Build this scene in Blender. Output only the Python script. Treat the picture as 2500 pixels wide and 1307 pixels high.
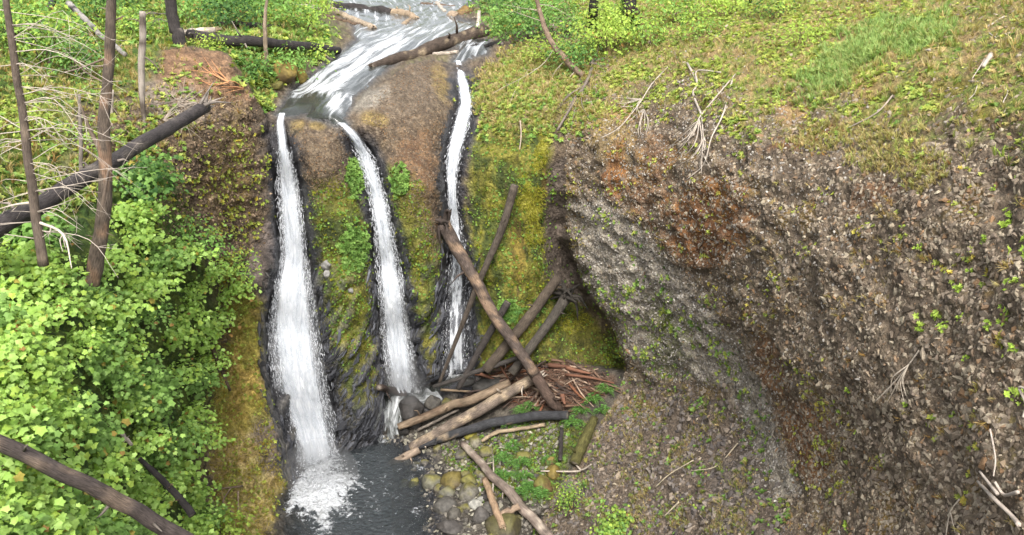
import bpy, bmesh, math, random
import numpy as np
from mathutils import Vector, Matrix

# ------------------------------------------------------------------ camera, sky, sun, exposure
for o in list(bpy.data.objects):
    bpy.data.objects.remove(o)
scene = bpy.context.scene
COL = scene.collection
CAM = np.array([0.0, 0.0, 25.6]); PITCH = math.radians(20.0); FPX = 2165.0
cam_d = bpy.data.cameras.new('camera'); cam = bpy.data.objects.new('camera', cam_d); COL.objects.link(cam)
cam.location = CAM; cam.rotation_euler = (math.pi/2 - PITCH, 0, 0)
cam_d.sensor_width = 36.0; cam_d.lens = 36.0*FPX/2500.0
cam_d.clip_start = 0.1; cam_d.clip_end = 2000.0
scene.camera = cam
SUN_EL, SUN_AZ = math.radians(50), math.radians(177)      # high sun behind thin cloud, behind the viewer
world = bpy.data.worlds.new('World'); scene.world = world; world.use_nodes = True
wn = world.node_tree.nodes; wl = world.node_tree.links
wn.clear()
sky = wn.new('ShaderNodeTexSky'); sky.sky_type = 'NISHITA'; sky.sun_disc = False
sky.sun_elevation = SUN_EL; sky.sun_rotation = SUN_AZ; sky.dust_density = 4.0; sky.air_density = 1.0; sky.ozone_density = 0.6
hs = wn.new('ShaderNodeHueSaturation'); hs.inputs['Saturation'].default_value = 0.28
bg = wn.new('ShaderNodeBackground'); bg.inputs['Strength'].default_value = 0.14
wo = wn.new('ShaderNodeOutputWorld')
wl.new(sky.outputs[0], hs.inputs['Color']); wl.new(hs.outputs[0], bg.inputs['Color']); wl.new(bg.outputs[0], wo.inputs['Surface'])
sun_d = bpy.data.lights.new('sun', 'SUN'); sun_d.energy = 1.5; sun_d.angle = math.radians(18); sun_d.color = (1.0, 0.96, 0.90)
sun = bpy.data.objects.new('sun', sun_d); COL.objects.link(sun)
sd = Vector((math.sin(SUN_AZ)*math.cos(SUN_EL), math.cos(SUN_AZ)*math.cos(SUN_EL), math.sin(SUN_EL)))
sun.rotation_euler = sd.to_track_quat('Z', 'Y').to_euler()
sun.location = (0, 0, 80)
scene.view_settings.view_transform = 'Standard'; scene.view_settings.look = 'None'
scene.view_settings.exposure = 1.38; scene.view_settings.gamma = 1.0
scene.view_settings.use_curve_mapping = False
scene.render.engine = 'CYCLES'
scene.cycles.max_bounces = 6; scene.cycles.transparent_max_bounces = 12
scene.cycles.diffuse_bounces = 3; scene.cycles.glossy_bounces = 2; scene.cycles.transmission_bounces = 3
scene.cycles.use_denoising = True
scene.cycles.caustics_reflective = False; scene.cycles.caustics_refractive = False

rng = np.random.default_rng(11)
random.seed(5)

# ------------------------------------------------------------------ maths helpers
FW = np.array([0, math.cos(PITCH), -math.sin(PITCH)]); UP = np.array([0, math.sin(PITCH), math.cos(PITCH)]); RT = np.array([1.0, 0, 0])
def raydir(px, py):
    px = np.asarray(px, float); py = np.asarray(py, float)
    a = (px-1250.0)/FPX; b = (653.5-py)/FPX
    return FW + a[..., None]*RT + b[..., None]*UP
def t_from_y(px, py, y): return y/raydir(px, py)[..., 1]
def t_from_z(px, py, z): return (z-CAM[2])/raydir(px, py)[..., 2]
def W(px, py, y):                       # a surveyed point: bearing and elevation, at a distance of y metres up the gorge
    d = raydir(px, py); return CAM + d*(np.asarray(y, float)/d[..., 1])[..., None]
_perm = np.random.default_rng(3).permutation(256); _perm = np.concatenate([_perm, _perm, _perm])
_g = np.random.default_rng(4).normal(size=(256, 3)); _g /= np.linalg.norm(_g, axis=1)[:, None]
def gnoise(p):
    i = np.floor(p).astype(np.int64); f = p-i; i &= 255
    u = f*f*f*(f*(f*6-15)+10); out = 0
    for dx in (0, 1):
        wx = u[..., 0] if dx else 1-u[..., 0]
        for dy in (0, 1):
            wy = u[..., 1] if dy else 1-u[..., 1]
            for dz in (0, 1):
                wz = u[..., 2] if dz else 1-u[..., 2]
                h = _perm[_perm[_perm[i[..., 0]+dx]+i[..., 1]+dy]+i[..., 2]+dz]
                gr = _g[h]
                out = out + wx*wy*wz*(gr[..., 0]*(f[..., 0]-dx)+gr[..., 1]*(f[..., 1]-dy)+gr[..., 2]*(f[..., 2]-dz))
    return out*1.6
def fbm(p, oct=4, gain=0.5):
    s = 0; a = 1; n = 0
    for k in range(oct):
        s = s + a*gnoise(p*(2.03**k)+17.3*k); n += a; a *= gain
    return s/n
def sstep(a, b, x):
    t = np.clip((x-a)/(b-a), 0, 1); return t*t*(3-2*t)
def tps(ctrl):
    c = np.array([(p[0], p[1]) for p in ctrl], float)/500.0
    v = np.array([p[2] for p in ctrl], float)
    n = len(c)
    d2 = ((c[:, None]-c[None])**2).sum(-1)
    K = np.where(d2 > 0, 0.5*d2*np.log(d2+1e-12), 0)+np.eye(n)*2e-3
    Pm = np.hstack([np.ones((n, 1)), c])
    A = np.zeros((n+3, n+3)); A[:n, :n] = K; A[:n, n:] = Pm; A[n:, :n] = Pm.T
    s = np.linalg.solve(A, np.concatenate([v, np.zeros(3)]))
    def f(px, py):
        x = np.asarray(px, float)/500.0; y = np.asarray(py, float)/500.0
        out = s[n]+s[n+1]*x+s[n+2]*y
        for k in range(n):
            r2 = (x-c[k, 0])**2+(y-c[k, 1])**2
            out = out+s[k]*0.5*r2*np.log(r2+1e-12)
        return out
    return f
def sdpoly(px, py, pts):                # signed distance to a polygon, positive inside
    px = np.asarray(px, float); py = np.asarray(py, float)
    d = np.full(px.shape, 1e9); ins = np.zeros(px.shape, bool); n = len(pts)
    for k in range(n):
        ax, ay = pts[k]; bx, by = pts[(k+1) % n]
        ex, ey = bx-ax, by-ay
        h = np.clip(((px-ax)*ex+(py-ay)*ey)/(ex*ex+ey*ey+1e-9), 0, 1)
        d = np.minimum(d, (px-ax-h*ex)**2+(py-ay-h*ey)**2)
        if ay != by:
            c = ((ay > py) != (by > py)) & (px < (bx-ax)*(py-ay)/(by-ay)+ax); ins ^= c
    d = np.sqrt(d); return np.where(ins, d, -d)

# ------------------------------------------------------------------ mesh helpers
def mesh_np(name, verts, faces, cols=None, smooth=True, attrs=None, uv=None):
    me = bpy.data.meshes.new(name)
    verts = np.ascontiguousarray(verts, np.float32).reshape(-1, 3); faces = np.ascontiguousarray(faces, np.int32)
    M, k = faces.shape
    me.vertices.add(len(verts)); me.vertices.foreach_set('co', verts.ravel())
    me.loops.add(M*k); me.loops.foreach_set('vertex_index', faces.ravel())
    me.polygons.add(M); me.polygons.foreach_set('loop_start', np.arange(0, M*k, k, dtype=np.int32))
    me.polygons.foreach_set('use_smooth', np.full(M, smooth, dtype=bool))
    me.update(calc_edges=True)
    if cols is not None:
        ca = me.color_attributes.new('Col', 'FLOAT_COLOR', 'POINT')
        c4 = np.ones((len(verts), 4), np.float32); c4[:, :3] = cols
        ca.data.foreach_set('color', c4.ravel())
    for nm, v in (attrs or {}).items():
        at = me.attributes.new(nm, 'FLOAT', 'POINT'); at.data.foreach_set('value', np.ascontiguousarray(v, np.float32))
    return me
def link(name, me, mat=None, parent=None, loc=None):
    o = bpy.data.objects.new(name, me); COL.objects.link(o)
    if mat is not None and me is not None and len(me.materials) == 0: me.materials.append(mat)
    if parent is not None: o.parent = parent
    if loc is not None: o.location = loc
    return o
def tag(o, label=None, cat=None, group=None, kind=None):
    if label: o['label'] = label
    if cat: o['category'] = cat
    if group: o['group'] = group
    if kind: o['kind'] = kind
    return o
def empty(name, loc, label=None, cat=None, group=None):
    o = bpy.data.objects.new(name, None); COL.objects.link(o); o.location = loc; o.empty_display_size = 0.2
    return tag(o, label, cat, group)
def part(name, me, mat, parent):         # mesh given in world space, stored relative to its thing
    inv = np.array(parent.location, float)
    n = len(me.vertices); co = np.empty(n*3, np.float32); me.vertices.foreach_get('co', co)
    co = co.reshape(-1, 3)-inv.astype(np.float32); me.vertices.foreach_set('co', co.ravel()); me.update()
    return link(name, me, mat, parent)
def rand_rot(n, r=rng):
    q = r.normal(size=(n, 4)); q /= np.linalg.norm(q, axis=1)[:, None]
    w, x, y, z = q.T
    return np.stack([np.stack([1-2*(y*y+z*z), 2*(x*y-z*w), 2*(x*z+y*w)], -1),
                     np.stack([2*(x*y+z*w), 1-2*(x*x+z*z), 2*(y*z-x*w)], -1),
                     np.stack([2*(x*z-y*w), 2*(y*z+x*w), 1-2*(x*x+y*y)], -1)], 1)
def frames(nrm, spin):                   # 3x3 with columns: tangent, bitangent, normal
    nrm = nrm/np.linalg.norm(nrm, axis=1)[:, None]
    ref = np.where(np.abs(nrm[:, 2:3]) < 0.9, np.array([[0, 0, 1.0]]), np.array([[1.0, 0, 0]]))
    t = np.cross(ref, nrm); t /= np.linalg.norm(t, axis=1)[:, None]; b = np.cross(nrm, t)
    c, s = np.cos(spin)[:, None], np.sin(spin)[:, None]
    return np.stack([t*c+b*s, b*c-t*s, nrm], -1)
def instance(tv, tf, mats, pos, cols=None, shade=None):
    """copies of one small shape merged: tv (k,3), tf (m,3)"""
    n, k = len(pos), len(tv)
    v = np.einsum('nij,kj->nki', mats, tv)+pos[:, None]
    f = (tf[None]+(np.arange(n)*k)[:, None, None]).reshape(-1, tf.shape[1])
    c = None
    if cols is not None:
        c = np.repeat(cols[:, None], k, 1)
        if shade is not None: c = c*shade[None, :, None]
        c = c.reshape(-1, 3)
    return v.reshape(-1, 3), f, c
def merge(parts):
    V, F, C, o = [], [], [], 0
    for v, f, c in parts:
        if len(v) == 0: continue
        V.append(v); F.append(f+o); C.append(c if c is not None else np.ones((len(v), 3))); o += len(v)
    return np.concatenate(V), np.concatenate(F), np.concatenate(C)
def srgb(h):
    h = h.lstrip('#'); c = np.array([int(h[i:i+2], 16) for i in (0, 2, 4)])/255.0
    return np.where(c <= 0.04045, c/12.92, ((c+0.055)/1.055)**2.4)

# ------------------------------------------------------------------ materials
MATS = {}
def new_mat(name):
    m = bpy.data.materials.new(name); m.use_nodes = True; MATS[name] = m
    nt = m.node_tree; return m, nt, nt.nodes['Principled BSDF']
def nd(nt, typ, **kw):
    n = nt.nodes.new(typ)
    for k, v in kw.items():
        if k.startswith('i_'): n.inputs[k[2:].replace('_', ' ')].default_value = v
        else: setattr(n, k, v)
    return n
def mixcol(nt, a, b, fac, mode='MIX'):
    m = nd(nt, 'ShaderNodeMix', data_type='RGBA', blend_type=mode)
    for s, v in ((6, a), (7, b), (0, fac)):
        if hasattr(v, 'is_linked') or hasattr(v, 'links'): nt.links.new(v, m.inputs[s])
        else: m.inputs[s].default_value = v if s == 0 else (*v, 1)
    return m.outputs[2]
def ramp(nt, src, stops):
    r = nd(nt, 'ShaderNodeValToRGB'); nt.links.new(src, r.inputs[0]); e = r.color_ramp.elements
    while len(e) < len(stops): e.new(0.5)
    for k, (p, c) in enumerate(stops):
        e[k].position = p; e[k].color = (*c, 1) if hasattr(c, '__len__') else (c, c, c, 1)
    return r.outputs[0]
def terrain_mat(name, scale=1.0, bump=0.6, pebble=6.0, rough=0.85, wet=False):
    m, nt, b = new_mat(name); L = nt.links
    ca = nd(nt, 'ShaderNodeVertexColor', layer_name='Col'); co = nd(nt, 'ShaderNodeTexCoord')
    n1 = nd(nt, 'ShaderNodeTexNoise', i_Scale=9.0*scale, i_Detail=8.0, i_Roughness=0.7); L.new(co.outputs['Object'], n1.inputs['Vector'])
    warp = nd(nt, 'ShaderNodeVectorMath', operation='ADD'); wn_ = nd(nt, 'ShaderNodeTexNoise', i_Scale=5.0, i_Detail=2.0)
    L.new(co.outputs['Object'], wn_.inputs['Vector'])
    ws = nd(nt, 'ShaderNodeVectorMath', operation='SCALE'); ws.inputs['Scale'].default_value = 0.25; L.new(wn_.outputs['Color'], ws.inputs[0])
    L.new(co.outputs['Object'], warp.inputs[0]); L.new(ws.outputs[0], warp.inputs[1])
    v1 = nd(nt, 'ShaderNodeTexVoronoi', i_Scale=pebble*scale, feature='F1'); L.new(warp.outputs[0], v1.inputs['Vector'])
    f1 = ramp(nt, n1.outputs['Fac'], [(0.28, 0.5), (0.5, 0.95), (0.75, 1.5)])
    c1 = mixcol(nt, ca.outputs['Color'], f1, 1.0, 'MULTIPLY')
    sep = nd(nt, 'ShaderNodeSeparateColor'); L.new(v1.outputs['Color'], sep.inputs[0])
    f2 = ramp(nt, sep.outputs[0], [(0.0, 0.7), (1.0, 1.3)])
    c2 = mixcol(nt, c1, f2, 0.8, 'MULTIPLY')
    L.new(c2, b.inputs['Base Color'])
    at = nd(nt, 'ShaderNodeAttribute', attribute_name='wet')
    mr = nd(nt, 'ShaderNodeMapRange'); L.new(at.outputs['Fac'], mr.inputs[0]); mr.inputs[3].default_value = rough; mr.inputs[4].default_value = 0.28
    L.new(mr.outputs[0], b.inputs['Roughness'])
    b.inputs['Specular IOR Level'].default_value = 0.35
    hgt = nd(nt, 'ShaderNodeMath', operation='MULTIPLY_ADD'); L.new(v1.outputs['Distance'], hgt.inputs[0]); hgt.inputs[1].default_value = -0.7; L.new(n1.outputs['Fac'], hgt.inputs[2])
    bp = nd(nt, 'ShaderNodeBump', i_Strength=bump, i_Distance=0.12); L.new(hgt.outputs[0], bp.inputs['Height']); L.new(bp.outputs[0], b.inputs['Normal'])
    return m
# ------------------------------------------------------------------ the lie of the land
# survey points: (bearing px, elevation px, 'y' distance up the gorge or 'z' height above the plunge pool)
def survey(lst):
    out = []
    for px, py, k, v in lst:
        t = t_from_y(px, py, v) if k == 'y' else t_from_z(px, py, v)
        out.append((px, py, 1.0/float(t)))
    return tps(out)
FAR = survey([(1000, 15, 'y', 92), (1050, 60, 'y', 74), (960, 120, 'y', 61), (850, 170, 'y', 54.5), (740, 230, 'y', 49.7), (720, 260, 'z', 17.6), (790, 295, 'z', 17.55), (690, 283, 'z', 17.5),
    (900, 100, 'y', 64), (860, 60, 'y', 72), (800, 110, 'y', 57), (700, 120, 'y', 52), (640, 190, 'y', 48), (660, 240, 'z', 17.9), (600, 50, 'y', 56), (600, 5, 'y', 66), (400, 5, 'y', 62), (200, 5, 'y', 55), (0, 5, 'y', 47), (-300, 5, 'y', 40),
    (100, 100, 'y', 43), (300, 100, 'y', 47), (500, 100, 'y', 50), (0, 150, 'y', 40), (1200, 60, 'y', 66), (1180, 110, 'y', 58), (1125, 150, 'y', 54.5), (1140, 110, 'y', 58.5), (1140, 250, 'y', 48), (1200, 180, 'y', 50), (1300, 60, 'y', 58), (1300, 5, 'y', 66), (1500, 5, 'y', 58), (1800, 5, 'y', 50),
    (2100, 5, 'y', 43), (2500, 5, 'y', 30), (0, -150, 'y', 75), (700, -150, 'y', 110), (1200, -150, 'y', 110), (1800, -150, 'y', 85), (2600, -150, 'y', 50), (800, 10, 'y', 86), (1150, 20, 'y', 84),
    (-300, -150, 'y', 60), (1000, 250, 'y', 46), (1050, 400, 'y', 45), (700, 400, 'y', 45), (1800, 200, 'y', 38), (1500, 200, 'y', 46), (1130, 350, 'y', 45)])
WALL = survey([(690, 290, 'y', 44.3), (700, 450, 'y', 43.9), (715, 650, 'y', 43.2), (710, 800, 'y', 42.2), (740, 1000, 'y', 41.2), (700, 1000, 'y', 39.6), (790, 1000, 'y', 42.0), (740, 1200, 'z', -.3), (820, 1115, 'z', -.3), (760, 1300, 'z', -.5), (660, 1000, 'y', 39), (640, 700, 'y', 41.5), (640, 400, 'y', 43.5),
    (760, 297, 'z', 17.35), (720, 320, 'y', 43.5), (775, 340, 'y', 42.7), (790, 420, 'y', 42.3), (800, 550, 'y', 42.0), (820, 700, 'y', 41.7), (835, 850, 'y', 41.5), (855, 1000, 'y', 41.4), (880, 1105, 'z', -.3), (900, 1000, 'y', 41.6), (760, 560, 'y', 42.5), (790, 800, 'y', 41.9),
    (835, 305, 'z', 17.35), (870, 370, 'y', 43.9), (915, 480, 'y', 43.9), (945, 650, 'y', 43.8), (965, 800, 'y', 43.8), (985, 950, 'y', 43.9), (940, 1080, 'y', 43), (905, 700, 'y', 42.9), (870, 550, 'y', 42.8), (925, 880, 'y', 43),
    (900, 280, 'y', 44.2), (950, 215, 'y', 46.5), (1000, 170, 'y', 50.5), (1050, 150, 'y', 53.5), (1000, 300, 'y', 44.3), (1000, 450, 'y', 42.9), (1020, 600, 'y', 42.5), (1030, 750, 'y', 42.4), (1045, 920, 'y', 42.7), (970, 450, 'y', 43.1), (1060, 300, 'y', 44.5), (1060, 450, 'y', 43.1), (1060, 220, 'y', 47.5), (870, 260, 'y', 45.3),
    (1125, 155, 'y', 54), (1140, 240, 'y', 48.6), (1112, 330, 'y', 45.8), (1102, 430, 'y', 45), (1110, 560, 'y', 44.8), (1112, 750, 'y', 44.4), (1112, 915, 'y', 43.9), (1170, 250, 'y', 47.3), (1160, 400, 'y', 44.6), (1170, 600, 'y', 43.8), (1170, 800, 'y', 43.3), (1160, 920, 'y', 43.2),
    (1230, 230, 'y', 47), (1230, 400, 'y', 43.9), (1240, 600, 'y', 43.4), (1260, 760, 'y', 42.9), (1260, 880, 'y', 42.8), (1300, 150, 'y', 50), (1300, 60, 'y', 57), (1320, 300, 'y', 44.2), (1310, 500, 'y', 43.6), (1310, 650, 'y', 43.4),
    (1360, 300, 'y', 43.9), (1365, 420, 'y', 43.6), (1365, 520, 'y', 45.1), (1365, 650, 'y', 45.8), (1400, 730, 'y', 45.8), (1440, 850, 'y', 45.2), (1510, 900, 'y', 44.4), (1480, 700, 'y', 45.4), (1400, 880, 'y', 43.8), (1340, 880, 'y', 43.3), (1500, 1000, 'y', 44), (1500, 300, 'y', 44),
    (1200, 120, 'y', 54), (1180, 170, 'y', 51)])
FLOOR = survey([(760, 1300, 'z', -.7), (800, 1150, 'z', -.8), (880, 1120, 'z', -.7), (950, 1200, 'z', -.5), (1000, 1307, 'z', -.4), (940, 1085, 'z', -.3), (960, 1040, 'z', .9), (990, 960, 'z', 2.3), (1060, 960, 'z', 2.2), (1110, 918, 'z', 3.5), (1090, 1307, 'z', .35), (1060, 1180, 'z', .15), (1100, 1100, 'z', .7), (1020, 1100, 'z', .1),
    (1200, 1200, 'z', .9), (1200, 1100, 'z', 1.3), (1300, 1150, 'z', 1.4), (1200, 960, 'z', 2.7), (1300, 1020, 'z', 2.4), (1350, 930, 'z', 3.7), (1450, 930, 'z', 4.1), (1250, 900, 'z', 3.8), (1520, 905, 'z', 4.6), (1400, 1050, 'z', 2.6), (1350, 1220, 'z', .9), (1250, 1307, 'z', .7), (1160, 1500, 'z', .4), (900, 1500, 'z', -.6), (1500, 1000, 'z', 3.6), (1130, 1020, 'z', 1.6), (1060, 1040, 'z', .9)])
RIGHT = survey([(1400, 300, 'y', 43.7), (1410, 400, 'y', 43), (1410, 520, 'y', 42.6), (1440, 650, 'y', 41.8), (1490, 770, 'y', 40.8), (1535, 880, 'y', 40.4), (1540, 940, 'y', 40.6), (1380, 450, 'y', 43.5), (1390, 200, 'y', 46),
    (1500, 350, 'y', 41), (1500, 500, 'y', 39.8), (1560, 650, 'y', 37.9), (1600, 450, 'y', 37), (1640, 760, 'y', 36.4), (1620, 880, 'y', 37.6), (1700, 450, 'y', 33.5), (1700, 620, 'y', 33.3), (1720, 800, 'y', 33.8), (1720, 930, 'y', 34.6), (1800, 600, 'y', 30), (1810, 800, 'y', 30.2), (1820, 950, 'y', 31.4), (1850, 1080, 'y', 29.6),
    (1900, 700, 'y', 27), (1910, 900, 'y', 26.6), (1920, 1100, 'y', 26.6), (1940, 1220, 'y', 25.2), (2000, 650, 'y', 24.8), (2000, 950, 'y', 23.4), (2020, 1300, 'y', 21.8), (2250, 650, 'y', 20.3), (2250, 1000, 'y', 18.3), (2250, 1307, 'y', 16.8), (2500, 650, 'y', 17), (2500, 1000, 'y', 15), (2500, 1307, 'y', 13.5), (2850, 650, 'y', 14), (2850, 1500, 'y', 10.5), (2200, 1550, 'y', 15.5), (1700, 1550, 'y', 23),
    (1480, 250, 'y', 44), (1500, 120, 'y', 49.5), (1500, 50, 'y', 55), (1400, 100, 'y', 52), (1400, 30, 'y', 58), (1650, 250, 'y', 39.5), (1620, 330, 'y', 38.2), (1800, 250, 'y', 35), (1800, 350, 'y', 32), (1800, 50, 'y', 47), (2000, 50, 'y', 42), (2000, 250, 'y', 31), (2000, 400, 'y', 27.5), (2250, 50, 'y', 35), (2250, 250, 'y', 26), (2250, 420, 'y', 22.5), (2500, 50, 'y', 28.5), (2500, 250, 'y', 21.5), (2500, 450, 'y', 18.7), (2850, 100, 'y', 20), (2850, 300, 'y', 16.5), (1600, 50, 'y', 53), (1900, -150, 'y', 80), (2500, -150, 'y', 52), (1500, -150, 'y', 95), (2900, -150, 'y', 40),
    (1340, 1250, 'z', .2), (1300, 1320, 'z', 0), (1400, 1150, 'y', 37), (1450, 1080, 'y', 38), (1500, 1000, 'y', 39.4), (1500, 1250, 'y', 32.6), (1600, 1040, 'y', 36.4), (1650, 1130, 'y', 32.6), (1740, 1010, 'y', 33.2), (1700, 1250, 'y', 28.4), (1830, 1150, 'y', 28), (1850, 1280, 'y', 25.0), (1600, 1307, 'y', 29.5), (1400, 1307, 'y', 33.3), (1350, 1500, 'y', 29)])
LEFT = survey([(760, 1305, 'z', -.3), (735, 1205, 'z', -.3), (800, 1500, 'z', -.3), (700, 1100, 'y', 38.4), (660, 960, 'y', 39.2), (645, 850, 'y', 40.2), (655, 740, 'y', 41), (672, 640, 'y', 41.4), (655, 540, 'y', 42.2), (655, 450, 'y', 42.8), (645, 330, 'y', 43.6), (640, 270, 'y', 44), (605, 205, 'y', 44.3), (600, 300, 'y', 42.2), (600, 450, 'y', 41.2), (590, 600, 'y', 41.1), (590, 750, 'y', 40.4),
    (560, 250, 'y', 41.8), (570, 160, 'y', 44.6), (500, 120, 'y', 46), (500, 200, 'y', 42), (500, 300, 'y', 39.4), (500, 420, 'y', 38.6), (480, 520, 'y', 37.6), (480, 600, 'y', 35.5), (540, 850, 'y', 39.3), (560, 1000, 'y', 38.1), (610, 1150, 'y', 36.3), (560, 1250, 'y', 33.4), (650, 1300, 'y', 33.8), (640, 1080, 'y', 37.9),
    (350, 300, 'y', 37), (350, 420, 'y', 35), (350, 150, 'y', 43.5), (200, 300, 'y', 34.5), (150, 420, 'y', 30.5), (100, 180, 'y', 38.5), (0, 300, 'y', 31.5), (0, 600, 'y', 24.5), (0, 900, 'y', 18.5), (0, 1307, 'y', 13.8), (200, 700, 'y', 25.5), (200, 1000, 'y', 21.5), (300, 1307, 'y', 21), (430, 700, 'y', 33.5), (430, 900, 'y', 32), (450, 1100, 'y', 30.5), (450, 1307, 'y', 28), (-300, 700, 'y', 18), (-300, 1300, 'y', 11.5), (-300, 200, 'y', 30), (200, 1550, 'y', 14), (600, 1550, 'y', 25)])
P_WALL = [(560, 150), (600, 200), (640, 275), (690, 287), (750, 286), (830, 300), (852, 272), (900, 212), (1000, 155), (1060, 143), (1100, 152), (1170, 150), (1210, 100), (1330, 40), (1600, 20), (1700, 1700), (500, 1700)]
P_FLOOR = [(600, 1330), (735, 1200), (770, 1165), (830, 1118), (930, 1092), (938, 1030), (940, 958), (1030, 945), (1085, 922), (1150, 918), (1230, 888), (1400, 884), (1530, 905), (1560, 1000), (1450, 1300), (1400, 1750), (600, 1750)]
P_RIGHT = [(1345, -400), (1340, 60), (1385, 180), (1390, 250), (1383, 330), (1380, 450), (1385, 560), (1420, 680), (1495, 800), (1528, 900), (1512, 960), (1425, 1100), (1335, 1240), (1300, 1320), (1240, 1800), (3200, 1800), (3200, -400)]
P_LEFT = [(-600, 140), (0, 140), (250, 120), (470, 108), (555, 130), (600, 192), (640, 262), (664, 300), (668, 450), (672, 560), (684, 610), (676, 690), (650, 780), (652, 900), (688, 1070), (722, 1190), (765, 1312), (800, 1800), (-600, 1800)]
# water: left/right edge of each fall by elevation
FALL1 = np.array([(276, 677, 701), (300, 671, 697), (350, 675, 703), (400, 680, 716), (450, 678, 727), (500, 680, 736), (550, 684, 741), (600, 686, 746), (640, 684, 751), (680, 672, 757), (740, 660, 767), (800, 655, 776), (850, 656, 783), (900, 662, 792), (950, 670, 801), (1000, 682, 809), (1050, 702, 816), (1100, 722, 822), (1150, 730, 832), (1185, 734, 840), (1212, 738, 846)], float)
FALL2 = np.array([(300, 818, 848), (320, 836, 872), (350, 857, 893), (400, 880, 916), (450, 895, 933), (500, 905, 947), (550, 912, 957), (600, 916, 967), (650, 919, 977), (700, 923, 986), (750, 927, 994), (800, 931, 1001), (850, 935, 1008), (900, 939, 1015), (940, 945, 1022), (962, 948, 1030)], float)
FALL3 = np.array([(148, 1110, 1126), (200, 1116, 1144), (250, 1122, 1155), (290, 1110, 1149), (330, 1099, 1139), (380, 1090, 1126), (430, 1088, 1116), (480, 1092, 1116), (530, 1096, 1122), (560, 1099, 1128), (620, 1094, 1136), (700, 1086, 1146), (800, 1082, 1144), (900, 1080, 1146), (924, 1080, 1150)], float)
def fall_edges(F, py):
    return np.interp(py, F[:, 0], F[:, 1]), np.interp(py, F[:, 0], F[:, 2])
def fall_dist(F, px, py, pad=0):        # px outside the water's edge (negative inside)
    l, r = fall_edges(F, py); d = np.maximum(l-px, px-r)
    d = np.maximum(d, np.maximum(F[0, 0]-py, py-F[-1, 0])-pad); return d
P_CREEK = [(690, 284), (676, 278), (690, 262), (702, 240), (712, 222), (760, 190), (800, 155), (840, 128), (875, 100), (868, 60), (840, 30), (815, 12), (800, -30), (1190, -30), (1130, 14), (1105, 48), (1165, 62), (1165, 92), (1120, 110), (1050, 118), (1010, 118), (960, 150), (912, 190), (880, 215), (860, 235), (846, 270), (836, 290), (848, 304), (818, 302), (795, 296), (770, 290), (752, 282), (760, 272), (730, 276), (708, 282)]
P_CREEK3 = [(1108, 150), (1128, 150), (1150, 132), (1185, 128), (1190, 100), (1150, 96), (1125, 118)]
def depth_inv(px, py):
    f = FAR(px, py)
    d_out = sdpoly(px, py, P_WALL)
    m = sstep(-6, 6, d_out); v = f*(1-m)+WALL(px, py)*m
    m = sstep(-7, 5, sdpoly(px, py, P_FLOOR)); v = v*(1-m)+FLOOR(px, py)*m
    s = sdpoly(px, py, P_RIGHT); s = s+9*np.sin(py*.045)+6*np.sin(py*.11+1); fe = np.clip(22+np.clip(620-py, 0, 400)*0.3, 22, 120)
    m = sstep(-1, 1, s/fe); v = v*(1-m)+RIGHT(px, py)*m
    s = sdpoly(px, py, P_LEFT); fe = np.where(py < 150, 14, 8)
    m = sstep(-1, 1, s/fe); v = v*(1-m)+LEFT(px, py)*m
    return v
STEP = 4.0
gx = np.arange(-420, 2921, STEP); gy = np.arange(-160, 1561, STEP)
PX, PY = np.meshgrid(gx, gy)
T = 1.0/np.clip(depth_inv(PX, PY), 1/140.0, 1/8.0)
# the grooves the water has cut, and rounded wet shoulders beside them
def rib(FA, FB, amp, y0, y1):          # the rock between two falls stands out as a rounded rib
    a = fall_edges(FA, PY)[1]; b_ = fall_edges(FB, PY)[0]; u = np.clip((PX-a)/(b_-a), 0, 1)
    return -amp*np.sqrt(np.clip(1-(2*u-1)**2, 0, 1))*sstep(y0, y0+110, PY)*(1-sstep(y1-60, y1, PY))
T = T+rib(FALL1, FALL2, .75, 300, 1110)*(PX > fall_edges(FALL1, PY)[1])*(PX < fall_edges(FALL2, PY)[0])+rib(FALL2, FALL3, .75, 330, 950)*(PX > fall_edges(FALL2, PY)[1])*(PX < fall_edges(FALL3, PY)[0])
for F, dep in ((FALL1, .55), (FALL2, .6), (FALL3, .6)):
    d = fall_dist(F, PX, PY, 10); lo = sstep(F[0, 0]-5, F[0, 0]+90, PY)
    T = T+dep*sstep(16, -6, d)*lo
P0 = CAM+raydir(PX, PY)*T[..., None]
S_RIGHT, S_LEFT, S_FLOOR, S_WALL = (sdpoly(PX, PY, p) for p in (P_RIGHT, P_LEFT, P_FLOOR, P_WALL))
S_CREEK = np.maximum(sdpoly(PX, PY, P_CREEK), sdpoly(PX, PY, P_CREEK3))
REG = np.where(S_LEFT > 0, 2, np.where(S_RIGHT > 0, 3, np.where(S_FLOOR > 0, 4, np.where(S_WALL > 0, 1, 0))))
def grid_normals(P):
    du = np.gradient(P, axis=1); dv = np.gradient(P, axis=0)
    n = np.cross(du, dv); n /= np.linalg.norm(n, axis=-1)[..., None]+1e-9
    view = P-CAM; s = np.sign((n*view).sum(-1)); return -n*s[..., None]
N0 = grid_normals(P0)
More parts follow.
